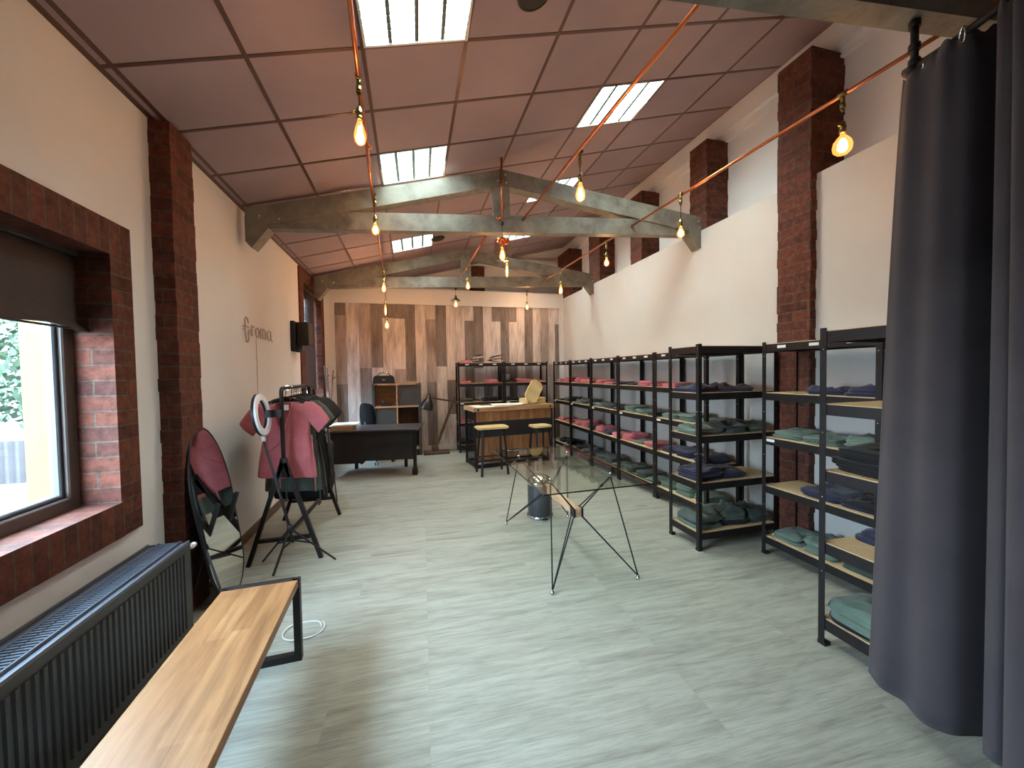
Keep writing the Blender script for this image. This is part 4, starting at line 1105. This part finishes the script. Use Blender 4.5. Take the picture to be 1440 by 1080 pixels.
for k in range(5):
    a = 2*PI*k/5+.4; d = Vector((math.cos(a), math.sin(a), 0)); b = MB()
    b.tube([(0, 0, .11), tuple(d*.15+Vector((0, 0, .1))), tuple(d*.28+Vector((0, 0, .075)))], [.024, .019, .014], 8); lg = b.build('base_arm', M['black'], t)
    b = MB(); n = Vector((-d.y, d.x, 0))
    for s in (-1, 1): b.tube([tuple(d*.28+n*(s*.012)+Vector((0, 0, .028))), tuple(d*.28+n*(s*.028)+Vector((0, 0, .028)))], .028, 12)
    b.build('caster', M['black'], lg)

t = thing('bookcase', 'low black and wood cube bookcase against the plank wall', 'bookcase', (-.70, 7.57, 0))
W, D, H = .89, .34, 1.39
for x in (0, W-.05): b = MB(); b.bbox(x, x+.05, 0, D, 0, H, .003); b.build('side_panel', M['doorpanel'], t)
for z in (.12, .5, .935, H-.03): b = MB(); b.bbox(.05, W-.05, -.004, D, z, z+.03, .002); b.build('shelf', M['shelfwood'], t)
b = MB(); b.bbox(W/2-.012, W/2+.012, 0, D, .15, H-.03, .002); b.build('divider', M['shelfwood'], t)
b = MB(); b.bbox(.0, W, 0.01, D, 0, .12, .003); b.build('plinth', M['black'], t)
for xa, za, zb in ((W/2+.012, .965, H-.03), (.05, .53, .935), (.05, .15, .5)):
    b = MB(); b.bbox(xa, xa+W/2-.062, .02, .04, za, zb, .003); b.build('door', M['doorpanel'], t)
b = MB(); b.box(.05, W/2, D-.01, D, .965, H-.03); b.build('back_panel', M['shelfwood'], t)
b = MB(); b.box(W/2, W-.05, D-.01, D, .15, .935); b.build('back_panel', M['lampwood'], t)
for x in (.08, W-.08):
    b = MB(); b.lathe([(0, .004), (.014, .003), (.014, 0)], 10, (0, 0, 0), Matrix.Translation((x, -.004, H-.015)) @ Matrix.Rotation(R(90), 4, 'X')); b.build('bolt', M['black'], t)
t = thing('desk_phone', 'dark desk telephone in the upper left bookcase cell', 'telephone', (-.44, 7.68, .966))
b = MB(); b.prism([(-.1, 0), (.1, 0), (.1, .035), (-.1, .07)], -.09, .09, Matrix.Rotation(R(90), 4, 'X')); b.build('base', M['black'], t)
b = MB(); b.tube([(-.07, -.1, .08), (-.06, 0, .1), (-.07, .1, .08)], [.024, .016, .024], 10); b.build('handset', M['binbody'], t)
t = thing('portable_speaker', 'black portable speaker with carrying handle on top of the bookcase', 'speaker', (-.49, 7.72, H))
b = MB(); b.prism([(-.2, 0), (.2, 0), (.185, .12), (.15, .155), (-.15, .155), (-.185, .12)], -.08, .08, Matrix.Rotation(R(90), 4, 'X')); b.build('body', M['speakercloth'], t)
b = MB(); b.tube([(-.13, 0, .14), (-.1, 0, .185), (-.04, 0, .205), (.04, 0, .205), (.1, 0, .185), (.13, 0, .14)], .01, 8); b.build('handle', M['chrome'], t)
b = MB(); b.box(-.025, .025, -.083, -.08, .07, .082); b.build('badge', M['screw'], t)

# wooden arm lamp
t = thing('floor_lamp', 'dark wooden angled-arm floor lamp with black shade', 'floor lamp', (.45, 7.62, 0))
o = t.location
b = MB(o); b.bbox(.22, .71, 7.5, 7.76, 0, .045, .006); b.build('base', M['lampwood'], t)
b = MB(o); b.bar((.43, 7.62, .04), (.84, 7.62, 1.1), .05, .045); b.bbox(.37, .5, 7.585, 7.655, .045, .16, .006); b.build('lower_arm', M['lampwood'], t)
b = MB(o); b.bar((.86, 7.66, 1.0), (.34, 7.66, 1.1), .035, .035); b.build('upper_arm', M['lampwood'], t)
T = Matrix.Translation((.335, 7.63, 1.1)) @ Matrix.Rotation(R(12), 4, 'Y')
b = MB(o); b.lathe([(.012, .06), (.028, .05), (.034, .0), (.075, -.05), (.11, -.12), (.125, -.2), (.127, -.235), (.122, -.235), (.105, -.12), (.03, -.01)], 24, (0, 0, 0), T); b.build('shade', M['lampshade'], t)
b = MB(o); b.lathe([(0, -.05), (.02, -.06), (.032, -.12), (.02, -.17), (0, -.178)], 14, (0, 0, 0), T); b.build('bulb', M['whiteplastic'], t)
b = MB(o); b.tube([(.34, 7.66, 1.1), (.36, 7.7, 1.17), (.42, 7.72, 1.12), (.5, 7.7, 1.08)], .004, 6); b.build('cord', M['cord'], t)
# coat stand in the far left corner
t = thing('coat_stand', 'dark branching coat stand in the far left corner', 'coat stand', (-1.42, 7.5, 0))
o = t.location
for i, (a, c_) in enumerate([((-1.48, 7.42, 0), (-1.36, 7.6, 1.66)), ((-1.34, 7.42, 0), (-1.5, 7.58, 1.74)), ((-1.4, 7.66, 0), (-1.43, 7.42, 1.7))]):
    b = MB(o); b.tube([a, c_], [.016, .012], 8); p = Vector(a).lerp(Vector(c_), .9); b.tube([tuple(p), tuple(p+Vector((.06*(1, -1, .6)[i], -.06, .04)))], .008, 6); b.build('pole', M['lampwood'], t)

# ------------------------------------------------------------------ counter and stools
t = thing('counter', 'rustic wood and black steel counter with slatted side', 'counter', (.985, 6.16, 0), R(8))
W, D, H = 1.44, .55, 1.0
b = MB(); b.bbox(-.02, W+.02, -.03, D, .93, H, .006); b.build('countertop', M['countertop'], t)
for x in (.06, W-.06): b = MB(); b.lathe([(0, .006), (.018, .004), (.018, 0)], 10, (0, 0, 0), Matrix.Translation((x, -.03, .962)) @ Matrix.Rotation(R(90), 4, 'X')); b.build('bolt', M['black'], t)
b = MB(); b.bbox(.03, W-.03, .0, .025, .76, .93, .002); b.build('front_panel', M['counterwood'], t)
b = MB(); b.bbox(.03, W-.03, .005, .025, .5, .76, .002); b.build('front_band', M['desk'], t)
b = MB(); b.bbox(.03, W-.03, .0, .025, .1, .5, .002); b.build('front_panel', M['counterwood'], t)
b = MB()
for x in (0, W-.03):
    for y in (0, D-.03): b.box(x, x+.03, y, y+.03, 0, .93)
b.box(.03, W-.03, -.002, .03, .0, .06); b.box(.03, W-.03, -.002, .028, .1, .13); b.box(0, .03, .03, D-.03, .02, .06); b.box(W-.03, W, .03, D-.03, .02, .06); b.box(.03, W-.03, D-.03, D, .02, .06)
b.build('frame', M['black'], t)
b = MB()
for k in range(1, 6): y = .03+(D-.06)*k/6; b.box(.005, .018, y-.006, y+.006, .06, .93)
b.build('side_slats', M['black'], t)
b = MB(); b.box(W-.022, W-.01, .03, D-.03, .06, .93); b.build('side_panel', M['counterwood'], t)
CT = Matrix.Translation(t.location) @ Matrix.Rotation(R(8), 4, 'Z')
def octagon(w, d, c): return [(-w+c, -d), (w-c, -d), (w, -d+c), (w, d-c), (w-c, d), (-w+c, d), (-w, d-c), (-w, -d+c)]
def on_counter(name, mb, m, x, y, z, rz, label, cat, group=None):
    o = mb.build(name, m); o.location = CT @ Vector((x, y, z)); o.rotation_euler = (0, 0, R(8)+rz); return tag(o, label, cat, group)
for i, (x, y, w, d, h, rz) in enumerate([(.2, .2, .16, .2, .004, .05), (.62, .26, .22, .17, .014, -.15), (.86, .2, .15, .13, .004, .3), (.78, .13, .11, .15, .003, .9)]):
    b = MB(); b.bbox(-w, w, -d, d, 0, h, .001)
    on_counter('paper_sheet', b, M['paper'], x, y, H+.001+.0145*(i > 1), rz, ['white paper sheet at the left end of the counter', 'thick white paper pad in the middle of the counter', 'white sheet lying across the counter pad, right', 'white sheet turned askew on the counter pad'][i], 'paper', 'papers on the counter')
b = MB(); b.bbox(-.2, .2, -.14, .14, 0, .012, .003)
on_counter('folder', b, M['black'], .42, .43, H+.001, 0, 'black folder lying at the back of the counter', 'folder')
b = MB(); b.prism(octagon(.24, .13, .06), 0, .1)
on_counter('wooden_block', b, M['seatwood'], 1.2, .3, H+.001, .1, 'pale octagonal wooden block at the right end of the counter', 'block')
b = MB(); b.prism(octagon(.125, .22, .055), 0, .03)
o = b.build('octagonal_board', M['seatwood']); o.location = CT @ Vector((1.13, .12, H+.225)); o.rotation_euler = (R(66), R(38), R(4)); tag(o, 'pale octagonal board leaning up on the counter', 'board')

def stool(x, y, rz, w, d, zs, label):
    t = thing('bar_stool', label, 'stool', (x, y, 0), rz, 'bar stools at the counter')
    b = MB(); b.prism(octagon(w, d, .05), zs-.028, zs); b.build('seat', M['seatwood'], t)
    b = MB()
    for sx in (-1, 1): b.bar((sx*w*.72, -d*.7, zs-.045), (sx*w*.72, d*.7, zs-.045), .03)
    for sy in (-1, 1): b.bar((-w*.72, sy*d*.7, zs-.045), (w*.72, sy*d*.7, zs-.045), .03)
    b.build('seat_frame', M['black'], t)
    for sx in (-1, 1):
        for sy in (-1, 1):
            b = MB(); b.bar((sx*w*.68, sy*d*.68, zs-.04), (sx*w*.85, sy*(d*.85+.03), 0), .03, .022); b.build('leg', M['black'], t)
    b = MB(); q = [(sx*w*.8, sy*(d*.8+.02), .24) for sx, sy in ((-1, -1), (1, -1), (1, 1), (-1, 1))]
    for i in range(4): b.bar(q[i], q[(i+1) % 4], .016)
    b.build('foot_rail', M['black'], t)
stool(1.2, 5.83, R(4), .245, .16, .735, 'octagonal-seat bar stool on the left before the counter')
stool(2.03, 5.93, R(8), .16, .15, .70, 'octagonal-seat bar stool on the right before the counter')

# ------------------------------------------------------------------ outside
b = MB((-6, 4, -.4)); b.box(-40, -1.85, -15, 40, -.5, -.4); o = b.build('yard', M['ground']); tag(o, kind='structure')
b = MB((-2.3, 3.6, -.4)); b.box(-2.5, -1.87, 3.3, 6.1, -.4, 4.2); o = b.build('outer_wing', M['yellow']); tag(o, 'yellow rendered building wing outside the near window', 'building')
t = thing('yard_fence', 'mauve corrugated metal fence outside the window', 'fence', (-8, 9.5, -.4))
b = MB(t.location); x = -16.0
while x < -2.5:
    b.prism([(x, 9.5), (x+.06, 9.46), (x+.1, 9.46), (x+.16, 9.5), (x+.16, 9.52), (x, 9.52)], -.4, .42); x += .16
b.build('panel', M['fence'], t)
b = MB(t.location); b.box(-16, -2.5, 9.52, 9.56, .3, .36); b.build('rail', M['fence'], t)
def tree(x, y, h, r, label, seed):
    t = thing('tree', label, 'tree', (x, y, -.4)); rnd = random.Random(seed); o = t.location
    b = MB(o); b.tube([(x, y, -.4), (x+.1, y, h*.4), (x, y+.1, h*.8)], [.16, .12, .05], 8); b.build('trunk', M['bark'], t)
    b = MB(o)
    for _ in range(5200):
        d = Vector((rnd.gauss(0, 1), rnd.gauss(0, 1), rnd.gauss(0, 1))).normalized()*r*(rnd.random()**.4)
        d.z *= .95; c = Vector((x, y, h*.62))+d; s = rnd.uniform(.07, .13)
        u = Vector((rnd.gauss(0, 1), rnd.gauss(0, 1), rnd.gauss(0, 1))).normalized(); w = u.orthogonal().normalized()
        b._add([c-u*s, c-w*s*.5, c+u*s, c+w*s*.5], [(0, 1, 2, 3)])
    b.build('foliage', M['leaf'], t)
tree(-7.6, 12.4, 3.6, 2.4, 'leafy green tree beyond the fence outside, left', 1)
tree(-13.2, 14.5, 3.8, 2.6, 'leafy green tree beyond the fence outside, farther left', 2)

# ------------------------------------------------------------------ light
w = bpy.data.worlds.new('sky'); SC.world = w; w.use_nodes = True
nt = w.node_tree; bg = nt.nodes['Background']
tc = nt.nodes.new('ShaderNodeTexCoord'); sx = nt.nodes.new('ShaderNodeSeparateXYZ'); nt.links.new(tc.outputs['Generated'], sx.inputs[0])
rp = nt.nodes.new('ShaderNodeValToRGB'); nt.links.new(sx.outputs[2], rp.inputs[0])
e = rp.color_ramp.elements; e[0].position = 0; e[0].color = (.5, .58, .66, 1); e[1].position = .35; e[1].color = (.61, .79, 1, 1)
nt.links.new(rp.outputs[0], bg.inputs[0]); bg.inputs[1].default_value = 34
su = bpy.data.lights.new('sun', 'SUN'); su.energy = 5; su.angle = R(.6); su.color = (1, .95, .86)
so = bpy.data.objects.new('sun', su); COL.objects.link(so); so.rotation_euler = Vector((-.25, 1, -.95)).to_track_quat('-Z', 'Y').to_euler(); so.location = (-6, -4, 6)
for W in (W1, W2):
    li = bpy.data.lights.new('window_portal', 'AREA'); li.shape = 'RECTANGLE'; li.size = W[1]-W[0]; li.size_y = W[3]-W[2]
    li.cycles.is_portal = True
    lo = bpy.data.objects.new('window_portal', li); COL.objects.link(lo); lo.location = (-1.8, (W[0]+W[1])/2, (W[2]+W[3])/2); lo.rotation_euler = (R(90), 0, R(-90))

# ------------------------------------------------------------------ camera
cam = bpy.data.cameras.new('camera'); co = bpy.data.objects.new('camera', cam); COL.objects.link(co)
mr = Matrix(((0.96655519, 0.02370771, -0.25536053), (-0.255915, 0.02436007, -0.96639231), (-0.01669035, 0.9994221, 0.02961251)))
co.matrix_world = Matrix.Translation((0, 0, 1.56)) @ mr.to_4x4()
cam.sensor_fit = 'HORIZONTAL'; cam.sensor_width = 36; cam.lens = 13.5; cam.clip_start = .02
SC.camera = co
vs = SC.view_settings; vs.view_transform = 'Standard'; vs.look = 'None'; vs.exposure = .66; vs.gamma = 1; vs.use_curve_mapping = False
SC.cycles.max_bounces = 10; SC.cycles.transparent_max_bounces = 16
